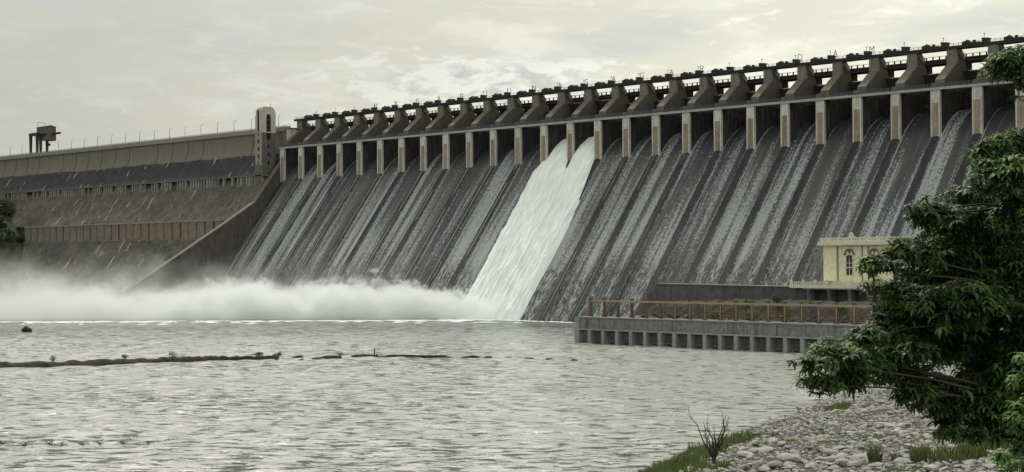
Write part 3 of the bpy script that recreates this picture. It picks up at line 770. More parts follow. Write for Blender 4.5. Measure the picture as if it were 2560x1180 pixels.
def m_fill():
    m = NT('brown fill'); g = m.coord('Object'); a = m.noise(g, .5, 6, .8); c = m.noise(g, .16, 3)
    d = m.noise(m.scale(g, (1, 1, .2)), .9, 4, .6)
    col = m.mix(m.mrange(a, .3, .7), (.028, .024, .021), (.098, .084, .070)); col = m.mix(m.mrange(c, .54, .64), col, (.045, .05, .025))
    col = m.mix(m.mrange(d, .5, .68, 0, .7), col, (.02, .018, .017))
    return m.out(col, .95, .1, m.bump(a, .9, .5))
M['fill'] = m_fill()
gx, gy = np.arange(424, 640, 1.1), np.arange(-166, -111, .8)
GX, GY = np.meshgrid(gx, gy, indexing='ij')
GZ = 8.7 + np.clip((GY + 164) / 5.5, 0, 1) ** 1.6 * 4.6 + (fbm(GX * .45, GY * .45, 21) - .5) * 2.4
GZ = 7.0 + (GZ - 7.0) * np.clip((GX - 424) / 9, 0, 1)
v = np.stack([GX, GY, GZ], -1).reshape(-1, 3)
tag(link('embankment', np_mesh('embankment', v, grid_faces(len(gx), len(gy)), M['fill'], True)), kind='structure')
b = MB(); b.box(413, 640, -165.9, -112, -3, 8.25); tag(b.build('platform', M['apron']), kind='structure')
# broken slabs and debris lying on the embankment
dbm = [rock_mesh_simple(i) for i in range(4)]
for i in range(46):
    x = rnd_.uniform(428, 560); y = rnd_.uniform(-164.5, -161)
    o = link('rubble_block', dbm[i % 4], None, (x, y, 9.0 + (y + 164) * .35)); k_ = rnd_.uniform(.35, 1.1); o.scale = (k_, k_, k_ * .8); o.rotation_euler = (rnd_.uniform(-.4, .4), rnd_.uniform(-.4, .4), rnd_.uniform(0, 6))
    tag(o, 'broken concrete block lying on the ground behind the rusty frame', 'rubble', 'rubble blocks behind the rusty frame')

aw = empty('apron_wall', (386, -110, 0), 'dark grey concrete wall with a slanted left end, behind the rusty frame', 'wall')
b = MB(); b.prism_y([(0, 5), (75, 5), (75, 17.6), (44, 17.9), (4.5, 18.3), (-1.8, 11.6), (-2.5, 5)], .0, 6); b.build('wall', M['apron'], aw)
b = MB(); b.prism_y([(4.2, 18.31), (44, 17.92), (75, 17.62), (75, 17.95), (44, 18.25), (4.2, 18.65)], -.25, 6.2); b.build('coping', M['deck'], aw)

ph = empty('powerhouse', (461.9, -105, 8), 'cream plastered powerhouse with arched windows and balustrades, half hidden by the tree', 'building')
LX = 150
b = MB(); b.box(0, LX, 0, 24, 8, 31.7); b.box(-.15, 5.0, -.55, -.01, 19.9, 31.7)
for x in (5.2, 14.85, 17.2, 27.0): b.box(x, x + .35, -.1, -.01, 12.5, 31.7, 1)
for i in range(3, 14): b.box(5.2 + i * 9.9, 5.55 + i * 9.9, -.1, -.01, 12.5, 31.7, 1)
rel(b.build('wall', [M['cream'], M['brown_trim']], ph), ph).location = (0, 0, -8)
def at0(o): o.location = (0, 0, -8); return o
b = MB(); b.box(-1.5, LX, -1.9, 24, 32.0, 33.2); b.box(-.6, LX, -.8, 24, 31.71, 31.99); at0(b.build('cornice', M['cream_trim'], ph))
b = MB(); b.box(-.9, LX, -1.3, -1.0, 33.21, 33.55); b.box(-.9, LX, -1.3, -1.0, 34.3, 34.6)
for i, x in enumerate(np.arange(-.9, LX, .75)): b.box(x, x + .3, -1.28, -1.02, 33.55, 34.3)
for x in np.arange(1.5, LX, 4.95): b.box(x, x + .45, -1.4, -.9, 33.21, 34.85)
b.prism_y([(10.2, 34.6), (13.2, 34.6), (12.4, 35.2), (12.0, 36.0), (11.5, 36.4), (11.0, 35.9)], -1.3, -1.0)
at0(b.build('roof_balustrade', M['cream_trim'], ph))
def window(x):
    b = MB(); b.box(-1.25, 1.25, -.06, -.012, 21.9, 28.7); w = b.build('window', M['glass'], ph); w.location = (x, 0, -8)
    b = MB(); b.box(-1.4, -1.2, -.2, -.07, 21.8, 28.9); b.box(1.2, 1.4, -.2, -.07, 21.8, 28.9); b.box(-.08, .08, -.14, -.07, 21.9, 28.7)
    for z in (21.8, 24.3, 25.9, 28.5): b.box(-1.4, 1.4, -.17, -.07, z, z + (.28 if z == 24.3 else .14))
    b.build('window_frame', M['cream_trim'], w)
    b = MB()
    for i in range(10):
        a0, a1 = math.pi * (i / 10), math.pi * ((i + 1) / 10)
        q = [(math.cos(a) * r, 29.0 + math.sin(a) * r * .95) for a, r in ((a0, 1.45), (a0, 1.95), (a1, 1.95), (a1, 1.45))]
        b.prism_y(q, -.35, -.05)
    b.box(-2.2, -1.4, -.35, -.05, 28.7, 28.99); b.box(1.4, 2.2, -.35, -.05, 28.7, 28.99)
    b.build('arch_moulding', M['brown_trim'], w)
    b = MB(); q = [(math.cos(i / 12 * 2 * math.pi) * .5, 29.75 + math.sin(i / 12 * 2 * math.pi) * .5) for i in range(12)]; b.prism_y(q, -.16, -.01)
    q = [(math.cos(i / 12 * 2 * math.pi) * .36, 28.2 + math.sin(i / 12 * 2 * math.pi) * .8) for i in range(12)]; b.prism_y(q, -.24, -.21)
    b.build('roundel', M['brown_trim'], w)
for i in range(14): window(10.0 + 9.75 * i)
b = MB(); b.box(-9, LX, -7, -.6, 17.9, 18.5, 0); b.box(-9.4, LX, -7.4, -7.01, 17.6, 18.7, 0); b.box(-4.5, LX, -6.5, -1, 17.2, 17.89, 0)
b.box(-9.2, LX, -7.3, -7.1, 19.5, 19.75, 0)
for x in np.arange(-9.2, LX, .8): b.box(x, x + .34, -7.28, -7.12, 18.71, 19.5, 0)
for x in np.arange(-9.2, LX, 4.9): b.box(x, x + .8, -7.45, -6.95, 18.71, 20.4, 0)
at0(b.build('balcony', [M['cream_trim']], ph))
b = MB(); b.prism_x([(-6.6, 8), (-3, 8), (-3, 17.19), (-6.6, 17.19), (-6.1, 14.5)][::-1], 0, 1.1); ucm = b.mesh('undercroft_column', M['intake'])
for x in np.arange(-2.9, LX, 8.2): link('undercroft_column', ucm, ph, (x, 0, -8))
b = MB(); b.box(-2.5, LX, -2.4, -1.4, 8, 17.18); at0(b.build('undercroft_wall', M['intake_panel'], ph))
b = MB(); b.box(1.1, 3.0, -.3, -.02, 18.6, 19.89); at0(b.build('door', M['brown_trim'], ph))

# ------------------------------------------------------------------ terrain and river
shore = np.array([(700, -600), (672, -480), (655, -428), (640.8, -399.6), (631, -378.9), (623.9, -360.7), (612, -333.8), (597.9, -299.7), (584, -258), (590, -205), (602, -180), (643, -178), (643, -60), (643, 30)])
def shore_dist(x, y):
    best = np.full(x.shape, 1e9); sgn = np.ones(x.shape)
    for (ax, ay), (bx, by) in zip(shore[:-1], shore[1:]):
        dx, dy = bx - ax, by - ay; L2 = dx * dx + dy * dy
        t = np.clip(((x - ax) * dx + (y - ay) * dy) / L2, 0, 1)
        d = np.hypot(x - ax - t * dx, y - ay - t * dy); c = dx * (y - ay) - dy * (x - ax)
        m = d < best - 1e-6; best = np.where(m, d, best); sgn = np.where(m, np.where(c < 0, 1., -1.), sgn)
    return best * sgn
CX, CY = 781.77, -558.44
def ground(x, y, rough=True):
    x = np.asarray(x, float); y = np.asarray(y, float)
    d = shore_dist(x, y)
    d = np.where(y < -600, 700 - 700 + (x - 700) + 0 * d, d)
    z = np.where(d > 0, .112 * np.minimum(d, 260) + .35 * np.clip(d / 3, 0, 1), np.maximum(d * .25, -3))
    z = z + 14 * np.exp(-((x - CX) ** 2 + (y - CY) ** 2) / 55 ** 2)
    z = z + np.clip(d - 200, 0, 4000) * .05
    hl = np.interp(x, [-6000, -520, -335, -262, -230], [140, 86, 72, 42, -3]) + (fbm(x * .03, y * .03, 9) - .5) * 10 * (x < -230)
    hl = np.where(y > 8, np.minimum(hl, 90), hl)
    z = np.where(x < -220, np.maximum(hl, -3), z)
    if rough: z = z + np.where(d > 0, (fbm(x * .12, y * .12, 4) - .5) * 1.0 * np.clip(d / 6, 0, 1), 0)
    return z
def axis(lo, hi, fa, fb, fine, n=16):
    a = lo + (fa - lo) * (1 - np.geomspace(1, 1e-3, n)) / (1 - 1e-3); c = hi - (hi - fb) * (1 - np.geomspace(1, 1e-3, n)) / (1 - 1e-3)
    return np.unique(np.round(np.concatenate([a, np.arange(fa, fb, fine), c]), 2))
ax_ = np.concatenate([np.linspace(-6000, -600, 10), np.arange(-520, -200, 10), np.linspace(-190, 570, 14), np.arange(576, 860, 2.), np.linspace(870, 6000, 16)])
ay_ = np.concatenate([np.linspace(-6000, -700, 12), np.arange(-640, -130, 2.), np.arange(-125, 60, 8.), np.linspace(90, 6000, 12)])
GX, GY = np.meshgrid(ax_, ay_, indexing='ij')
v = np.stack([GX, GY, ground(GX, GY)], -1).reshape(-1, 3)
tag(link('riverbank', np_mesh('riverbank', v, grid_faces(len(ax_), len(ay_)), M['ground'], True)), kind='structure')
# river: displaced grid in view, coarse beyond
rx = np.concatenate([np.linspace(-6000, -300, 8), np.arange(-280, 720, 1.6), np.linspace(740, 6000, 8)])
ry = np.concatenate([np.linspace(-6000, -640, 8), np.arange(-620, -40, 1.6), np.linspace(-30, 6000, 8)])
GX, GY = np.meshgrid(rx, ry, indexing='ij')
c_, s_ = math.cos(R(46)), math.sin(R(46)); QX = GX * c_ - GY * s_; QY = GX * s_ + GY * c_
inr = (GX > -280) & (GX < 720) & (GY > -620) & (GY < -40)
far = np.clip((GX - GY - 330) / 120., .12, 1)     # calmer close to the dam
GZ = ((fbm(QX * .05, QY * .12, 31, 3) - .45) * .9 + (fbm(QX * .16, QY * .32, 35, 2) - .4) * .55) * inr * far
v = np.stack([GX, GY, GZ], -1).reshape(-1, 3)
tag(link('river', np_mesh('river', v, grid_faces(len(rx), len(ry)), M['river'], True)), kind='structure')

# shoal
cl = np.array([(360, -395.), (378.9, -368.5), (388.1, -343.3), (392.7, -321.4), (395.3, -307.5), (402.6, -296.3), (404, -290)])
tt = np.linspace(0, len(cl) - 1, 120); ii = np.minimum(tt.astype(int), len(cl) - 2); ff = tt - ii
cc = cl[ii] * (1 - ff[:, None]) + cl[ii + 1] * ff[:, None]
V = []
for i, (x, y) in enumerate(cc):
    wd = (6.5 - 4.9 * i / 119) * (.8 + .5 * random.random()); hh = (1.6 - .8 * i / 119) * (.7 + .5 * random.random())
    for a, hz in ((-1, -.6), (-.62, .35), (-.2, .9), (.25, 1.), (.6, .5), (1, -.6)):
        V.append((x + a * wd * .72, y - a * wd * .1 + a * wd * .3, hh * hz if hz > 0 else hz))
V = np.array(V); shoal_main = V
cl = np.array([(402, -297), (407, -287.5), (415, -279), (418, -268), (436, -258), (447, -249.5), (459, -244), (473, -238.5)])
tt = np.linspace(0, len(cl) - 1, 160); ii = np.minimum(tt.astype(int), len(cl) - 2); ff = tt - ii
cc = cl[ii] * (1 - ff[:, None]) + cl[ii + 1] * ff[:, None]; V = []
for i, (x, y) in enumerate(cc):
    k_ = float(fbm(np.array([i * .11]), np.array([0.]), 41)[0]); up = (k_ - .44) * 4.2; wd = .5 + max(0, up) * 1.4
    for a, hz in ((-1, -.7), (-.5, .8), (.1, 1.), (.6, .7), (1, -.7)):
        V.append((x + a * wd, y + a * wd * .3, (min(.75, up) * hz if hz > 0 else hz) * random.uniform(.8, 1.1)))
tag(link('shoal', np_mesh('shoal', np.array(V), grid_faces(160, 5)[:, ::-1], M['shoal'], False)), kind='structure')
V = shoal_main
tag(link('shoal', np_mesh('shoal', V, grid_faces(120, 6)[:, ::-1], M['shoal'], False)), kind='structure')

# ------------------------------------------------------------------ rocks
import bmesh
def rock_mesh(name, seed, mat, sub=2, flat=.46):
    rr = random.Random(seed); bm = bmesh.new(); bmesh.ops.create_icosphere(bm, subdivisions=sub, radius=1)
    planes = [Vector((rr.gauss(0, 1), rr.gauss(0, 1), rr.gauss(0, 1))).normalized() for _ in range(9)]
    for v in bm.verts:
        d = v.co.normalized(); r = 1.
        for p_ in planes:
            dd = d.dot(p_)
            if dd > .55: r = min(r, .58 / dd)
        v.co = Vector((d.x * 1.15, d.y * .9, d.z * flat)) * (r * (1 + rr.uniform(-.04, .04)))
    me = bpy.data.meshes.new(name); bm.to_mesh(me); bm.free(); me.materials.append(mat); return me
rocks = [rock_mesh('boulder', i, M['rock']) for i in range(8)]
rocks_lo = [rock_mesh('riprap', i + 20, M['rock'], 1) for i in range(8)]
# camera frame (for choosing which stones are built as individuals)
th, pit, rol, foc = -.8071, .0136, -.0055, 4003.98
th, pit, rol = CAMA = (-0.80710, 0.01360, -0.00550)
Fv = np.array([math.sin(th) * math.cos(pit), math.cos(th) * math.cos(pit), math.sin(pit)])
Rv = np.array([math.cos(th), -math.sin(th), 0.]); Uv = np.cross(Rv, Fv)
R2 = math.cos(rol) * Rv + math.sin(rol) * Uv; U2 = -math.sin(rol) * Rv + math.cos(rol) * Uv
CAM = np.array([CX, CY, 28.3554])
def project(pts):
    d = pts - CAM; z = d @ Fv; return 1280 + foc * (d @ R2) / z, 590 - foc * (d @ U2) / z, z
N = 60000
px_ = RNG.uniform(575, 745, N); py_ = RNG.uniform(-460, -180, N)
dsh = shore_dist(px_, py_); keep = (dsh > -.6)
px_, py_, dsh = px_[keep], py_[keep], dsh[keep]
gz_ = ground(px_, py_)
u_, v_, z_ = project(np.stack([px_, py_, gz_], -1))
keep = (u_ > 1560) & (u_ < 2640) & (v_ < 1230) & (z_ > 60)
px_, py_, gz_, u_, v_, z_, dsh = (a[keep] for a in (px_, py_, gz_, u_, v_, z_, dsh))
size = .31 + RNG.gamma(1.5, .13, len(px_)); size = np.where(z_ > 200, size * .9, size)
size = np.where((u_ < 2150) & (z_ < 205) & (RNG.random(len(px_)) < .10), size * 1.6, size)
# thin out: keep roughly packed
order = np.argsort(-size); cell = {}; sel = []
for i in order:
    cx_, cy_ = int(px_[i] / 1.0), int(py_[i] / 1.0)
    ok = True
    for a in (-1, 0, 1):
        for b2 in (-1, 0, 1):
            for j in cell.get((cx_ + a, cy_ + b2), ()):
                if (px_[i] - px_[j]) ** 2 + (py_[i] - py_[j]) ** 2 < (.50 * (size[i] + size[j])) ** 2: ok = False
    if ok: cell.setdefault((cx_, cy_), []).append(i); sel.append(i)
sel = np.array(sel)
inview = (u_[sel] < 2540) & (v_[sel] < 1176) & ~((u_[sel] > 2320) & (v_[sel] < 1000))
rank = size[sel] / z_[sel] * np.where(inview, 1, .01)
big = sel[np.argsort(-rank)[:300]]; bigset = set(big.tolist())
proto = None
for n_, i in enumerate(big):
    me = rocks[n_ % 8]; o = link('boulder', me)
    o.location = (px_[i], py_[i], gz_[i] + size[i] * .18); s = size[i]
    o.scale = (s, s, s * random.uniform(.8, 1.1)); o.rotation_euler = (random.uniform(-.3, .3), random.uniform(-.3, .3), random.uniform(0, 6.28))
    tag(o, 'pale grey angular stone lying loose among many on the sloping river bank', 'boulder', 'large loose stones on the near river bank')
VV, FF, o_ = [], [], 0
protos = []
for me in rocks_lo:
    a = np.empty(len(me.vertices) * 3, np.float32); me.vertices.foreach_get('co', a)
    f_ = np.empty(len(me.polygons) * 3, np.int32); me.polygons.foreach_get('vertices', f_)
    protos.append((a.reshape(-1, 3), f_.reshape(-1, 3)))
for i in sel:
    if i in bigset: continue
    a, f_ = protos[i % 8]; t = random.uniform(0, 6.28); c1, s1 = math.cos(t), math.sin(t); s = size[i]
    ti = random.uniform(-.35, .35)
    q = a * s; x = q[:, 0] * c1 - q[:, 1] * s1; y = q[:, 0] * s1 + q[:, 1] * c1; z = q[:, 2] + x * ti
    VV.append(np.stack([x + px_[i], y + py_[i], z + gz_[i] + .15 * s], -1)); FF.append(f_ + o_); o_ += len(a)
print('stones', len(sel))
tag(link('riprap', np_mesh('riprap', np.concatenate(VV), np.concatenate(FF), M['rock'])), 'pale grey loose stones covering the sloping river bank', 'riprap', kind='stuff')

# dark rocks in the river
rk = [('dark rock standing alone in the river at far left', 183.1, -255, 3.6, 3.0)]
for x, y, s, h in ((406.2, -284.3, 2.2, .9), (415.7, -290.3, 1.3, .5), (416.1, -285.3, 1.6, .5), (415.7, -280.8, 1.0, .7), (416.9, -277.4, .8, .6), (403.3, -294.1, 1.6, .7), (407.5, -292.9, 1.4, .5), (417, -272.4, 1.0, .4), (435, -259.1, 1.2, .5), (438, -257.0, .9, .4), (446.1, -246.9, 1.7, .6), (453.1, -245.6, 1.3, .45), (458.7, -243.1, 1.6, .4), (465.4, -241.9, 1.4, .35)):
    rk.append((None, x, y, s, h))
dr = [rock_mesh('river_rock', i + 50, M['dark_rock'], 2, 1.) for i in range(5)]
for i, (lab, x, y, s, h) in enumerate(rk):
    o = link('river_rock', dr[i % 5], None, (x, y, .05)); o.scale = (s, s * .8, h); o.rotation_euler = (0, 0, i * 1.3)
    if lab: tag(o, lab, 'rock')
    else: tag(o, 'low dark rock breaking the water in line with the end of the shoal', 'rock', 'dark rocks continuing the shoal')

# ------------------------------------------------------------------ foliage
def leaf_cloud(centres, radii, n_per, size, rng, flat=1.):
    """many small bent leaf quads scattered through ellipsoids -> verts, faces"""
    V, F = [], []; base = 0
    for (c, r), n in zip(zip(centres, radii), n_per):
        d = rng.normal(size=(n, 3)); d /= np.linalg.norm(d, axis=1)[:, None]
        rad = rng.random(n)[:, None] ** .45
        p = np.array(c) + d * rad * np.array(r)
        a = rng.normal(size=(n, 3)); a[:, 2] *= flat; a /= np.linalg.norm(a, axis=1)[:, None]
        b = np.cross(a, rng.normal(size=(n, 3))); b /= np.linalg.norm(b, axis=1)[:, None]
        s = size * rng.uniform(.6, 1.4, n)[:, None]
        q = np.stack([p - a * s, p + b * s * .45, p + a * s, p - b * s * .45], 1).reshape(-1, 3)
        V.append(q); F.append(np.arange(n * 4).reshape(-1, 4) + base); base += n * 4
    return np.concatenate(V), np.concatenate(F)

def frond_templates(rng):
    """drooping feathery leaf: folded lamina along +X with a ragged edge"""
    out = []
    for k in range(7):
        V, F = [], []; n = 6; droop = rng.uniform(.3, 1.1); twist = rng.uniform(-.35, .35)
        mid, L_, R_ = [], [], []
        for i in range(n + 1):
            t = i / n; x = t * (1 - .22 * droop * t); z = .16 * math.sin(t * 2.2) - droop * t * t * .8; y = twist * t * t * .4
            w_ = (.15 * math.sin(math.pi * min(.98, .12 + .84 * t)) + .01) * (1.15 if i % 2 else .72)
            V += [(x, y, z + .015), (x + .05, y + w_, z - .045), (x + .05, y - w_, z - .045)]
        for i in range(n):
            a = 3 * i; F += [(a, a + 3, a + 4, a + 1), (a, a + 2, a + 5, a + 3)]
        out.append((np.array(V), np.array(F)))
    return out
FT = frond_templates(RNG)
def crown(name, pads, per_m3, mat, parent, flen=.5, seed=1, nf=7):
    rng = np.random.default_rng(seed); Vs, Fs, base = [], [], 0
    for (cx_, cy_, cz_, rx_, rz_) in pads:
        n = max(12, int(per_m3 * rx_ * rx_ * rz_ * .9 + per_m3 * rx_ * rx_ * .45))
        d = rng.normal(size=(n, 3)); d /= np.linalg.norm(d, axis=1)[:, None]; d[:, 2] = np.where(rng.random(n) < .45, np.abs(d[:, 2]), d[:, 2])
        rad = rng.random(n)[:, None] ** .38
        lump = 1 + .22 * np.sin(d[:, :1] * 5 + cx_ * 3) + .15 * np.sin(d[:, 1:2] * 7 + cy_)
        c = np.array([cx_, cy_, cz_]) + d * rad * lump * np.array([rx_, rx_ * 1.1, rz_])
        for ci, di in zip(c, d):
            out_a = math.atan2(di[1], di[0]); L_ = flen * rng.uniform(.7, 1.3); up = .25 + .5 * rng.random()
            
            for j in range(nf):
                a = out_a + 2 * math.pi * j / nf + rng.normal() * .25; tl = up + rng.normal() * .25 - .3
                s = L_ * rng.uniform(.75, 1.2); v_, f_ = FT[rng.integers(7)]
                ca, sa, ct, st = math.cos(a), math.sin(a), math.cos(tl), math.sin(tl)
                x = v_[:, 0] * ct - v_[:, 2] * st; z = v_[:, 0] * st + v_[:, 2] * ct; y = v_[:, 1]
                Vs.append(np.stack([(x * ca - y * sa) * s + ci[0], (x * sa + y * ca) * s + ci[1], z * s + ci[2]], -1))
                Fs.append(f_ + base); base += len(v_)
    return link(name, np_mesh(name, np.concatenate(Vs), np.concatenate(Fs), mat), parent), None
PADS = [(743.26, -488.93, 37.23, 0.95, 0.72), (743.16, -487.6, 37.73, 0.65, 0.65), (743.64, -488.51, 36.37, 0.38, 0.68), (743.77, -491.2, 32.9, 0.96, 0.78), (743.54, -488.56, 33.53, 0.95, 0.85), (745.22, -492.56, 31.91, 1.35, 0.86), (741.29, -487.98, 31.14, 1.17, 0.74), (744.44, -490.45, 30.53, 1.11, 1.11), (742.29, -494.13, 30.1, 1.09, 0.66), (741.58, -490.53, 29.75, 1.52, 0.85), (741.08, -486.71, 29.1, 1.78, 1.18), (742.44, -495.43, 30.37, 0.5, 0.32), (739.42, -487.03, 31.02, 0.8, 0.56), (742.06, -495.79, 28.34, 1.35, 0.65), (742.19, -498.53, 27.86, 0.91, 0.42), (740.91, -491.21, 28.14, 1.71, 1.14), (741.3, -487.89, 27.34, 2.14, 1.36), (744.02, -489.38, 27.19, 1.12, 1.69), (740.79, -495.63, 26.61, 0.88, 0.69), (740.09, -492.02, 26.44, 1.71, 0.95), (743.52, -494.21, 25.99, 1.98, 1.08), (742.32, -488.22, 25.24, 1.73, 1.35), (741.79, -498.9, 24.77, 0.91, 0.52), (741.08, -495.29, 24.51, 1.64, 0.77), (740.85, -491.18, 24.15, 1.9, 0.85), (740.73, -486.96, 23.58, 1.97, 0.89), (744.41, -490.35, 23.69, 1.11, 0.92), (742.49, -503.94, 23.99, 0.74, 0.4), (742.1, -501.45, 24.11, 1.19, 0.54), (741.77, -498.89, 23.54, 1.4, 0.59), (742.2, -502.77, 22.92, 0.84, 0.4), (741.74, -500.36, 23.01, 1.03, 0.41), (741.62, -496.15, 23.04, 1.26, 0.61), (743.14, -497.43, 22.22, 0.79, 0.38), (742.19, -494.09, 22.23, 1.28, 0.66), (742.0, -491.38, 21.58, 1.31, 0.84), (744.2, -493.41, 21.04, 0.99, 0.58), (742.01, -492.8, 20.75, 0.83, 0.59), (744.57, -495.9, 20.5, 0.91, 0.31), (742.92, -488.98, 21.67, 1.14, 0.85), (741.57, -487.51, 22.37, 1.17, 0.51), (746.45, -493.95, 20.62, 0.7, 1.05), (747.5, -495.72, 19.65, 0.61, 0.85), (744.96, -494.05, 20.43, 0.89, 0.28)]
PADS2 = [(752.48, -505.07, 23.76, 0.32, 0.49), (753.12, -505.83, 23.05, 0.43, 0.57), (752.36, -505.16, 22.38, 0.32, 0.32), (753.01, -507.35, 21.26, 0.28, 0.2), (752.99, -505.92, 20.92, 0.57, 0.51), (752.64, -504.91, 24.55, 0.29, 0.43)]
# more crown outside the frame so the tree is whole from the side
MORE = [(742.6, -489.6, 22.9, 1.3, .6), (743.2, -491.8, 22.4, 1.1, .6), (742.9, -494.8, 21.6, .8, .5), (743.9, -492.4, 20.6, .9, .6), (744.9, -492.9, 21.6, .9, .7), (745.6, -492.2, 22.8, .9, .8), (744.8, -490.8, 25.3, 1.2, .9), (742.6, -490.9, 27.0, 1.3, .9), (741.0, -494.4, 25.5, 1.2, .6), (743.0, -497.2, 24.0, .9, .5)]
EXTRA = [(746 + 3.4 * math.cos(a) + random.uniform(-.6, .6), -484.5 + 3.4 * math.sin(a), z, 1.7, 1.1) for z in (25, 28, 31, 34, 37) for a in (0.2, 1.2, 2.2)]
tb = (745.2, -484.2); tz = float(ground(np.array([tb[0]]), np.array([tb[1]]))[0])
tree = empty('broadleaf_tree', (tb[0], tb[1], tz), 'large dark green feathery-leaved tree leaning in from the right edge over the stony bank', 'tree')
def rel2(o, T): o.location = tuple(-c for c in T.location); return o
rel2(crown('crown', [(a, b_, c_, d_ * 1.1, e_ * 1.08) for a, b_, c_, d_, e_ in PADS + MORE] + EXTRA, 62, M['leaf'], tree, .44, 3, 8)[0], tree)
b = MB(); pts = [(tb[0], tb[1], tz - .5), (745.4, -484.4, 20), (745.0, -484.9, 25), (744.9, -485.6, 30), (744.2, -487, 35), (743.4, -488.4, 37.5)]
rads = [.55, .45, .36, .27, .15, .06]
for (a, c, r0, r1) in zip(pts[:-1], pts[1:], rads[:-1], rads[1:]): b.tube(a, c, r0, r1, 9)
rel2(b.build('trunk', M['bark'], tree, True), tree)
def limb_path(b, p0, p1, r0, rr, n=5, sag=.5):
    p0 = Vector(p0); p1 = Vector(p1); prev = p0; pr = r0
    for i in range(1, n + 1):
        t = i / n; q = p0.lerp(p1, t) + Vector((rr.uniform(-.12, .12), rr.uniform(-.12, .12), sag * math.sin(math.pi * t) + rr.uniform(-.08, .08)))
        r = r0 * (1 - t) + .02; b.tube(prev, q, pr, r, 6); prev, pr = q, r
rr_ = random.Random(4)
def twigs(b, pd):
    for _ in range(4):
        q = (pd[0] + rr_.uniform(-.8, .8) * pd[3], pd[1] + rr_.uniform(-.8, .8) * pd[3], pd[2] + rr_.uniform(-.6, .7) * pd[4])
        limb_path(b, pd[:3], q, .03, rr_, 3, .05)
limbs = [(4, 0, 1, 2), (3, 5, 7), (3, 11, 12), (2, 16, 17), (2, 21, 25), (1, 26, 33), (1, 40, 41), (1, 42, 43), (3, 3, 4, 6), (3, 8, 9, 10), (2, 13, 14, 15), (2, 18, 19, 20), (2, 22, 23, 24), (1, 27, 28, 29), (1, 30, 31, 32), (1, 34, 35, 37), (1, 36, 38, 39)]
for k0, *tg in limbs:
    base = Vector(pts[k0])
    for i in tg:
        if i < len(PADS): b = MB(); limb_path(b, base, PADS[i][:3], .085, rr_); twigs(b, PADS[i]); rel2(b.build('limb', M['bark'], tree, True), tree)

t2b = (754.6, -504.3); t2z = float(ground(np.array([t2b[0]]), np.array([t2b[1]]))[0])
t2 = empty('sapling', (t2b[0], t2b[1], t2z), 'bright green young tree at the bottom right edge, lighter than the big tree behind it', 'tree')
ex2 = [(754.4 + random.uniform(-.5, 1), -504.2 + random.uniform(-1, 1), z, .8, .7) for z in (20.5, 21.6, 22.8, 24, 25)]
rel2(crown('crown', PADS2 + ex2, 44, M['leaf_light'], t2, .36, 8)[0], t2)
b = MB(); b.tube((t2b[0], t2b[1], t2z - .3), (754.5, -504.3, 22), .14, .09); b.tube((754.5, -504.3, 22), (754.1, -504.5, 25), .09, .03)
for pd in PADS2: limb_path(b, (754.5, -504.3, min(22, pd[2] - .2)), pd[:3], .05, rr_, 4, .1)
rel2(b.build('trunk', M['bark'], t2, True), t2)

# bare dead shrub by the water
dz = float(ground(np.array([651.5]), np.array([-398.]))[0])
ds = empty('dead_shrub', (651.5, -398.2, dz), 'leafless grey-brown shrub with upright bare branches at the water edge', 'shrub')
b = MB(); rr_ = random.Random(11); rt = Vector((Rv[0], Rv[1], 0))
def branch(p, d, L_, r, depth):
    q = p + d * L_; mid = p + d * L_ * .5 + Vector((rr_.uniform(-.12, .12), rr_.uniform(-.12, .12), 0)) * L_ * .4
    b.tube(p, mid, r * 1.8, r * 1.5, 5); b.tube(mid, q, r * 1.5, r * 1.1, 5)
    if depth <= 0: return
    for i in range(rr_.choice((1, 2, 2))):
        nd = (d + rt * rr_.uniform(-.5, .5) + Vector((0, rr_.uniform(-.3, .3), rr_.uniform(.1, .6)))).normalized()
        branch(q if i == 0 else mid, nd, L_ * rr_.uniform(.55, .9), r * .6, depth - 1)
for sx, ln in ((-.55, 2.4), (-.3, 1.6), (-.05, 2.2), (.22, 2.4), (.42, 2.1), (.1, 1.4)):
    st = rt * (sx * .5)
    b.tube((0, 0, -.3), st + Vector((0, 0, 1.3)), .13, .1, 6)
    branch(st + Vector((0, 0, 1.3)), (rt * sx * 1.0 + Vector((0, 0, 1))).normalized(), ln, .085, 3)
b.build('branches', M['dead'], ds, True)

# grass
def grass_verts(cx_, cy_, n, rad, h, rng, lean=.35):
    a = rng.uniform(0, 6.28, n); rr = rad * np.sqrt(rng.random(n)); x = cx_ + rr * np.cos(a); y = cy_ + rr * np.sin(a); z = ground(x, y) + .1
    hh = h * rng.uniform(.5, 1.2, n); b_ = rng.uniform(0, 6.28, n); w = .045 + .03 * rng.random(n)
    lx, ly = np.cos(b_) * hh * lean * rng.random(n), np.sin(b_) * hh * lean * rng.random(n)
    q = np.stack([np.stack([x - w, y, z], -1), np.stack([x + w, y + w, z], -1), np.stack([x + lx * .4 + w * .6, y + ly * .4, z + hh * .6], -1), np.stack([x + lx, y + ly, z + hh], -1)], 1)
    return q.reshape(-1, 3)
rng = np.random.default_rng(5); vs = []
sh = [(640.8, -399.6), (637, -392), (631, -378.9), (623.9, -360.7)]
for t in np.linspace(0, 1, 60):                                    # belt of grass along the water
    k_ = t * 3; i = min(2, int(k_)); f_ = k_ - i
    x = sh[i][0] * (1 - f_) + sh[i + 1][0] * f_; y = sh[i][1] * (1 - f_) + sh[i + 1][1] * f_
    if .26 < t < .34: continue
    vs.append(grass_verts(x + 3 + rng.uniform(-1, 4), y, int(rng.uniform(10, 75)), 1.5, rng.uniform(.5, 1.5), rng))
for t in range(28): vs.append(grass_verts(643.5 + rng.uniform(0, 11), -405 + rng.uniform(-6, 7), 60, 1.8, .9, rng))
for x, y in ((616, -320), (614.5, -317), (618, -323)): vs.append(grass_verts(x, y, 220, 2.2, .7, rng))
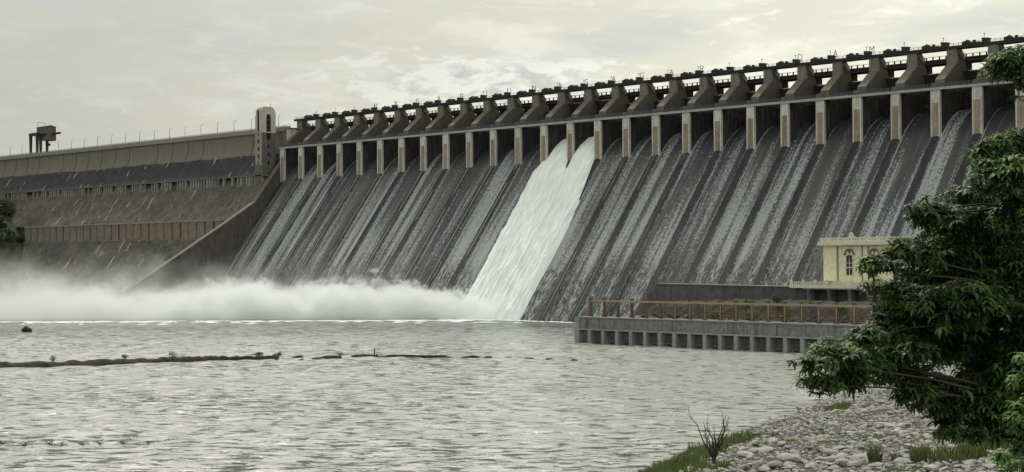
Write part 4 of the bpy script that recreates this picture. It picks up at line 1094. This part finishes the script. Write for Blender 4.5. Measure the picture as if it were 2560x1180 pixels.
for t in range(60):                                                # sparse wisps between the stones
    x, y = rng.uniform(632, 690), rng.uniform(-420, -330)
    vs.append(grass_verts(x, y, 30, 1.2, .5, rng))
v = np.concatenate(vs); tag(link('grass', np_mesh('grass', v, np.arange(len(v)).reshape(-1, 4), M['grass'])), 'rough green grass growing in patches along the water edge and between the stones', 'grass', kind='stuff')
tuf = [('slender dark green grass tuft alone on the stones, left of the other tufts', 674.4, -396.5, 90, .7, 2.2), ('middle-sized spiky grass tuft on the stones left of the leafy clump', 680.5, -396.5, 160, 1.3, 1.8),
       ('small sparse grass tuft between the slender and the spiky one', 676.6, -395.2, 50, .7, 1.2), ('wide green clump of grass and weeds on the stones below the tree', 685.5, -396.5, 420, 3.2, 1.7), ('pale grass clump under the lowest tree branches', 683.8, -387.5, 300, 2.6, 1.4), ('yellowish grass clump behind the lowest tree branches', 681.7, -379, 300, 3., 1.5)]
for lab, x, y, n, r_, h in tuf:
    v = grass_verts(x, y, n, r_, h, rng, .5); z0 = float(ground(np.array([x]), np.array([y]))[0]); v -= np.array([x, y, z0])
    o = link('grass_tuft', np_mesh('grass_tuft', v, np.arange(len(v)).reshape(-1, 4), M['grass']), None, (x, y, z0)); tag(o, lab, 'grass')

# shrubs on the shoal, stake, reeds
def bush(x, y, z, r, h, n, size, mat, lab, cat='bush', seed=1, stems=True, name='bush', group=None):
    t = empty(name, (x, y, z), lab, cat, group); rg = np.random.default_rng(seed)
    cs = [(rg.uniform(-.5, .5) * r, rg.uniform(-.5, .5) * r, h * rg.uniform(.35, .8)) for _ in range(6)]
    v, f = leaf_cloud(cs, [(r * .5, r * .5, h * .32)] * 6, [n // 6] * 6, size, rg)
    link('foliage', np_mesh('foliage', v, f, mat), t)
    if stems:
        b = MB()
        for c in cs: b.tube((0, 0, 0), c, .07 * max(1, r * .4), .03, 5)
        b.build('stems', M['bark'], t)
    return t
bush(396.5, -319.9, .4, 2.6, 3.4, 260, .16, M['leaf_dark'], 'open dark shrub, the tallest plant on the long shoal', 'shrub', 1, name='shrub')
bush(383.7, -348.9, .8, 1.2, 2.0, 160, .16, M['leaf_dark'], 'small dark shrub near the left end of the shoal', 'shrub', 2, name='shrub')
bush(389.7, -330.3, .8, 1.6, 1.6, 200, .16, M['leaf_dark'], 'low dark shrub on the shoal between the tallest shrub and the left end', 'shrub', 3, name='shrub')
bush(400, -294, .2, 2.2, 1.5, 300, .18, M['leaf_dark'], 'dense low dark shrub at the right tip of the shoal', 'shrub', 4, name='shrub')
bush(403.6, -289.6, .2, 1.6, 1.7, 240, .18, M['leaf_dark'], 'round dark shrub just beyond the right tip of the shoal', 'shrub', 5, name='shrub')
bush(415.3, -276., .1, 1.4, 1.4, 150, .16, M['leaf_dark'], 'thin dark shrub among the dark river rocks', 'shrub', 6, name='shrub')
b = MB(); b.tube((0, 0, -1), (.1, 0, 2.6), .16, .09, 6); b.tube((.6, .3, -1), (.7, .3, .9), .25, .2, 6)
tag(b.build('mooring_stake', M['dead']), 'dark wooden stake standing upright in the river', 'stake').location = (421.5, -268.5, 0)
bush(551.8, -446.5, -.1, 1.5, 1.0, 260, .14, M['leaf_dark'], 'dark clump of weeds in the water at the lower left edge', 'plant', 7, name='water_weed')
for i, (x, y, s_, hh) in enumerate(((552.6, -442.6, 1.5, .8), (553.9, -439, 1.6, .8), (557.6, -435.6, 2.0, .8), (559.5, -433.6, 1.9, .9), (561, -430.5, 1.6, .7), (556.4, -438.5, 1.6, .6), (563.5, -427.5, 1.3, .5))):
    bush(x, y, -.1, s_, hh, 90, .11, M['leaf_dark'], 'flooded brown weeds poking out of the river near the lower left corner', 'plant', 20 + i, name='water_weed', group='flooded weeds near the lower left corner')

# bushes on the embankment behind the frame
for i, (x, y, z, r_, h, mat, lab) in enumerate((
    (495, -160, 12.8, 2.2, 2.2, M['leaf_bush'], 'bright green round bush behind the rusty frame, left of the powerhouse columns'),
    (482.0, -158, 13.0, 2.6, 3.6, M['leaf_dark'], 'dark green tall bush in front of the apron wall behind the rusty frame'),
    (470.5, -159, 12.2, 2.4, 3.0, M['leaf_bush'], 'green bush behind the rusty frame, left of the dark tall one'),
    (461.0, -163, 9.4, 1.6, 1.8, M['leaf_bush'], 'small pale green bush behind the rusty frame, nearest its left end'),
    (506.0, -161, 12.0, 2.2, 1.8, M['leaf_bush'], 'low bush behind the rusty frame, below the powerhouse balcony'),
    (477.0, -163.5, 9.4, 2.0, 2.6, M['leaf_bush'], 'scraggly bush close behind the rusty frame beneath the dark tall bush'))):
    bush(x, y, z, r_, h, 420, .26, mat, lab, 'bush', 30 + i)

# wooded slope at the far left bank
rg = np.random.default_rng(77); cs, rs, ns = [], [], []
for i in range(240):
    x = rg.uniform(-400, -232); y = rg.uniform(-120, -14); z = float(ground(np.array([x]), np.array([y]))[0])
    dam_y = -61 + (z + 1.5) * .76
    if y > dam_y - 2: continue
    r_ = rg.uniform(3, 6.5); cs.append((x, y, z + r_ * .5)); rs.append((r_, r_, r_ * .8)); ns.append(int(60 * r_))
v, f = leaf_cloud(cs, rs, ns, 1.0, rg)
tag(link('wooded_slope', np_mesh('wooded_slope', v, f, M['leaf_dark'])), 'dark scrub and trees covering the hillside at the left foot of the dam', 'woodland', kind='stuff')
hut = empty('hut', (-262, -46, 0), 'small pale flat-roofed hut at the foot of the wooded hillside at far left', 'hut')
hz = 15.0
b = MB(); b.box(-5, 2.5, -3, 3, hz, hz + 3.2); b.build('wall', M['parapet'], hut)
b = MB(); b.box(-5.4, 2.9, -3.4, 3.4, hz + 3.21, hz + 3.6); b.build('roof', M['deck'], hut)
b = MB(); b.box(-3, -1.6, -3.06, -3.01, hz + .2, hz + 2.3); b.build('door', M['dark'], hut)

# ------------------------------------------------------------------ spray
def m_spray():
    m = NT('spray'); g = m.coord('Object')
    sep = m.n('ShaderNodeSeparateXYZ'); m.l(g, sep.inputs[0]); x, y, z = sep.outputs
    n1 = m.noise(m.scale(g, (.028, .028, .035)), 1, 4, .6)
    n2 = m.noise(m.scale(g, (.085, .085, .10)), 1, 6, .68)
    # distance to the plunge point along the dam
    near = m.mrange(x, 60, 165, 0, 1, True)                      # 1 close to the torrent
    Ht = m.math('ADD', m.mrange(x, -260, 100, 12, 17), m.math('MULTIPLY', m.math('SUBTRACT', n1, .5), 46))
    Ht = m.math('MULTIPLY', Ht, m.mrange(x, 205, 252, .88, .6, True))
    # top of the cloud, softer away from the plunge
    prof = m.math('SUBTRACT', 1, m.math('DIVIDE', z, m.math('MAXIMUM', Ht, 3)))
    k = m.math('ADD', prof, m.math('MULTIPLY', m.math('SUBTRACT', n2, .5), m.mrange(near, 0, 1, 2.6, 2.0)))
    soft = m.mrange(k, 0, .9, 0, 1, True)
    hard = m.mrange(k, .16, .25, 0, 1, True)
    f = m.n('ShaderNodeMix', data_type='FLOAT'); m.l(near, f.inputs[0]); m.l(m.math('MULTIPLY', soft, m.mrange(x, -90, 120, .0045, .030)), f.inputs[2]); m.l(m.math('MULTIPLY', hard, .15), f.inputs[3])
    k2 = m.math('ADD', m.math('SUBTRACT', .95, m.math('DIVIDE', z, 38)), m.math('ADD', m.math('MULTIPLY', m.math('SUBTRACT', n1, .5), 2.4), m.math('MULTIPLY', m.math('SUBTRACT', n2, .5), 1.6)))
    veil = m.math('MULTIPLY', m.math('MULTIPLY', m.mrange(k2, .25, 1.1, 0, 1, True), .008), m.mrange(x, 120, 230, 1, 0, True))
    dn = m.math('ADD', f.outputs[0], veil)
    # front edge of the spray
    s = m.math('ADD', m.math('SUBTRACT', x, y), m.math('MULTIPLY', m.math('SUBTRACT', n2, .5), 50)); fe = m.mrange(s, 290, 316, 1, 0)
    dn = m.math('MULTIPLY', dn, fe); dn = m.math('MULTIPLY', dn, m.mrange(x, -330, -120, .25, 1))
    pv = m.n('ShaderNodeVolumePrincipled'); pv.inputs['Color'].default_value = (.86, .88, .88, 1); m.l(dn, pv.inputs['Density']); pv.inputs['Anisotropy'].default_value = .2
    o = m.n('ShaderNodeOutputMaterial'); m.l(pv.outputs[0], o.inputs['Volume'])
    m.owner.cycles.volume_step_rate = .10
    return m.owner
M['spray'] = m_spray()
plan = [(250, -40), (251, -66), (92, -227), (-60, -262), (-330, -150), (-330, -14), (0, -14)]
b = MB(); n = len(plan)
b.add([(x, y, .3) for x, y in plan] + [(x, y, 42) for x, y in plan], [tuple(range(n)), tuple(range(2 * n - 1, n - 1, -1))] + [((i + 1) % n, i, n + i, n + (i + 1) % n) for i in range(n)])
tag(b.build('spray', M['spray']), 'white spray cloud boiling up below the torrent and drifting left along the dam foot', 'spray', kind='stuff')

# foam on the water
def m_foam():
    m = NT('foam'); g = m.coord('Object'); a = m.noise(g, .3, 4)
    return m.out(m.mix(a, (.5, .55, .53), (.8, .83, .81)), .7, .2, m.bump(a, .8, .5))
M['foam'] = m_foam()
V, F_ = [], []; o_ = 0
rg = np.random.default_rng(3)
def patch(cx_, cy_, L_, w_, ang):
    global o_
    n = 16
    for i in range(n):
        a = 2 * math.pi * i / n; r1 = 1 + rg.uniform(-.25, .25); x = L_ * math.cos(a) * r1; y = w_ * math.sin(a) * r1
        V.append((cx_ + x * math.cos(ang) - y * math.sin(ang), cy_ + x * math.sin(ang) + y * math.cos(ang), .22))
    V.append((cx_, cy_, .55)); F_.extend([(o_ + i, o_ + (i + 1) % n, o_ + n) for i in range(n)]); o_ += n + 1
for q_ in range(230):
    t = rg.random(); o2 = rg.gamma(1.2, 7.) - 3
    patch(252 - 170 * t + o2 * .72, -66 - 160 * t - o2 * .69, rg.uniform(1.2, 6.5) * (1.2 if o2 < 4 else .6), rg.uniform(.5, 1.7), R(45) + rg.uniform(-.5, .5))
for t in np.linspace(0, 1, 24): patch(250 + 125 * t, -61 - rg.uniform(0, 1.5), rg.uniform(2, 5), .8, 0)
patch(268, -82, 5, 1.6, R(45)); patch(283, -78, 2.5, .8, R(45)); patch(330, -80, 9, 1.2, R(20)); 
for t in range(16): patch(236 + rg.uniform(-6, 8), -66 + rg.uniform(-10, 5), rg.uniform(4, 7), rg.uniform(2, 4), rg.uniform(0, 3))
me = bpy.data.meshes.new('foam'); me.from_pydata(V, [], F_); me.materials.append(M['foam']); tag(link('foam', me), 'white foam floating at the edge of the spray and along the dam foot', 'foam', kind='stuff')

# ------------------------------------------------------------------ haze
m = NT('haze'); pv = m.n('ShaderNodeVolumePrincipled'); pv.inputs['Color'].default_value = (.86, .9, .95, 1); pv.inputs['Density'].default_value = .00016
o = m.n('ShaderNodeOutputMaterial'); m.l(pv.outputs[0], o.inputs['Volume'])
HAZE = m.owner

# ------------------------------------------------------------------ sky and sun
SUN_AZ, SUN_EL = R(-58), R(48)          # azimuth measured from +Y towards +X
sd = (math.sin(SUN_AZ) * math.cos(SUN_EL), math.cos(SUN_AZ) * math.cos(SUN_EL), math.sin(SUN_EL))
w = NT('World', True); S.world = w.owner
sky = w.n('ShaderNodeTexSky'); sky.sky_type = 'NISHITA'; sky.sun_disc = False; sky.sun_elevation = SUN_EL; sky.sun_rotation = SUN_AZ; sky.air_density = 1.3; sky.dust_density = 2.5
g = w.coord('Generated'); nrm = w.vmath('NORMALIZE', g)
sep = w.n('ShaderNodeSeparateXYZ'); w.l(nrm, sep.inputs[0])
cmb = w.n('ShaderNodeCombineXYZ'); w.l(sep.outputs[0], cmb.inputs[0]); w.l(sep.outputs[1], cmb.inputs[1]); w.l(w.math('MULTIPLY', sep.outputs[2], 3.2), cmb.inputs[2])
c = cmb.outputs[0]
veil = w.noise(w.scale(c, (2.6, 2.6, 3.2), (2.2, .4, .3)), 1, 4, .5, .6)
wisp = w.noise(w.scale(c, (9, 9, 13), (1.2, 5.4, .6)), 1, 7, .6, .7)
puff = w.noise(w.scale(c, (22, 22, 24), (3, 1, 2)), 1, 6, .62, .5)
cover = w.mrange(w.math('ADD', w.math('MULTIPLY', veil, .6), w.math('MULTIPLY', wisp, .4)), .34, .56, .72, 1.)
gl = w.vmath('DOT_PRODUCT', nrm, (math.sin(R(-32)) * .985, math.cos(R(-32)) * .985, .17))
glow = w.mrange(gl, .80, 1.0, 0, 1, True)
el = w.mrange(sep.outputs[2], .02, .5, 1, 0)
base = w.mix(glow, (.585, .58, .505), (.82, .81, .66))
base = w.mix(w.mrange(wisp, .50, .62, 0, .85), base, (.92, .92, .78))
base = w.mix(w.math('MULTIPLY', w.mrange(puff, .48, .60), w.mrange(wisp, .46, .56, 0, .9)), base, (1.0, 1.0, .87))
rt_ = w.vmath('DOT_PRODUCT', nrm, (0.7216, 0.6923, 0.)); up_ = sep.outputs[2]
bx = w.math('DIVIDE', w.math('ADD', rt_, .062), .085); bz = w.math('DIVIDE', w.math('SUBTRACT', up_, .108), .016)
bank = w.math('POWER', 2.718, w.math('MULTIPLY', w.math('ADD', w.math('MULTIPLY', bx, bx), w.math('MULTIPLY', bz, bz)), -1.))
pn = w.noise(w.scale(c, (34, 34, 30), (1, 2, 5)), 1, 6, .62, .6)
bk = w.mrange(w.math('ADD', w.math('MULTIPLY', bank, .40), pn), .60, .70, 0, 1)
base = w.mix(bk, base, w.mix(w.mrange(pn, .40, .54), (.60, .63, .62), (1.05, 1.05, .92)))
base = w.mix(w.mrange(w.math('ADD', rt_, w.math('MULTIPLY', up_, -.6)), -.38, .10, .85, 0), base, (.50, .51, .455))
base = w.mix(w.mrange(w.noise(w.scale(c, (7, 7, 11), (6, 2, 8)), 1, 4, .5), .55, .68, 0, .45), base, (.52, .57, .62))
bg1 = w.n('ShaderNodeBackground'); w.l(sky.outputs[0], bg1.inputs[0]); bg1.inputs[1].default_value = .10
ga = w.vmath('DOT_PRODUCT', nrm, sd)                              # the sun glowing through thin cloud
halo = w.math('ADD', w.math('MULTIPLY', w.math('POWER', w.math('MAXIMUM', ga, 0), 60), 5.0), w.math('MULTIPLY', w.math('POWER', w.math('MAXIMUM', ga, 0), 16), .9))
vd = w.vmath('DOT_PRODUCT', nrm, (-.7216, .6923, 0.))             # sky behind the camera brightened, added as fill for the camera-facing faces
base2 = w.n('ShaderNodeVectorMath', operation='SCALE'); w.l(base, base2.inputs[0]); w.l(w.mrange(vd, .55, -.5, 1., 1.8, True), base2.inputs['Scale'])
base = w.addh(base2.outputs[0], halo)
bg2 = w.n('ShaderNodeBackground'); w.l(base, bg2.inputs[0]); bg2.inputs[1].default_value = 1.04
mx = w.n('ShaderNodeMixShader'); w.l(cover, mx.inputs[0]); w.l(bg1.outputs[0], mx.inputs[1]); w.l(bg2.outputs[0], mx.inputs[2])
o = w.n('ShaderNodeOutputWorld'); w.l(mx.outputs[0], o.inputs[0])

sun = bpy.data.lights.new('sun', 'SUN'); sun.energy = 2.6; sun.angle = R(5); sun.color = (1, .95, .86)
so = bpy.data.objects.new('sun', sun); COL.objects.link(so)
so.rotation_euler = Vector(sd).to_track_quat('Z', 'Y').to_euler()

# ------------------------------------------------------------------ camera
cam = bpy.data.cameras.new('camera'); co = bpy.data.objects.new('camera', cam); COL.objects.link(co)
cam.sensor_width = 36; cam.lens = 36 * foc / 2560; cam.clip_start = .5; cam.clip_end = 20000
mw = Matrix.Identity(4)
for i in range(3): mw[i][0] = R2[i]; mw[i][1] = U2[i]; mw[i][2] = -Fv[i]; mw[i][3] = CAM[i]
co.matrix_world = mw; S.camera = co

S.view_settings.view_transform = 'Standard'; S.view_settings.look = 'None'; S.view_settings.exposure = 0; S.view_settings.gamma = 1
S.cycles.max_bounces = 18; S.cycles.volume_bounces = 16; S.cycles.transparent_max_bounces = 8; S.cycles.volume_max_steps = 400
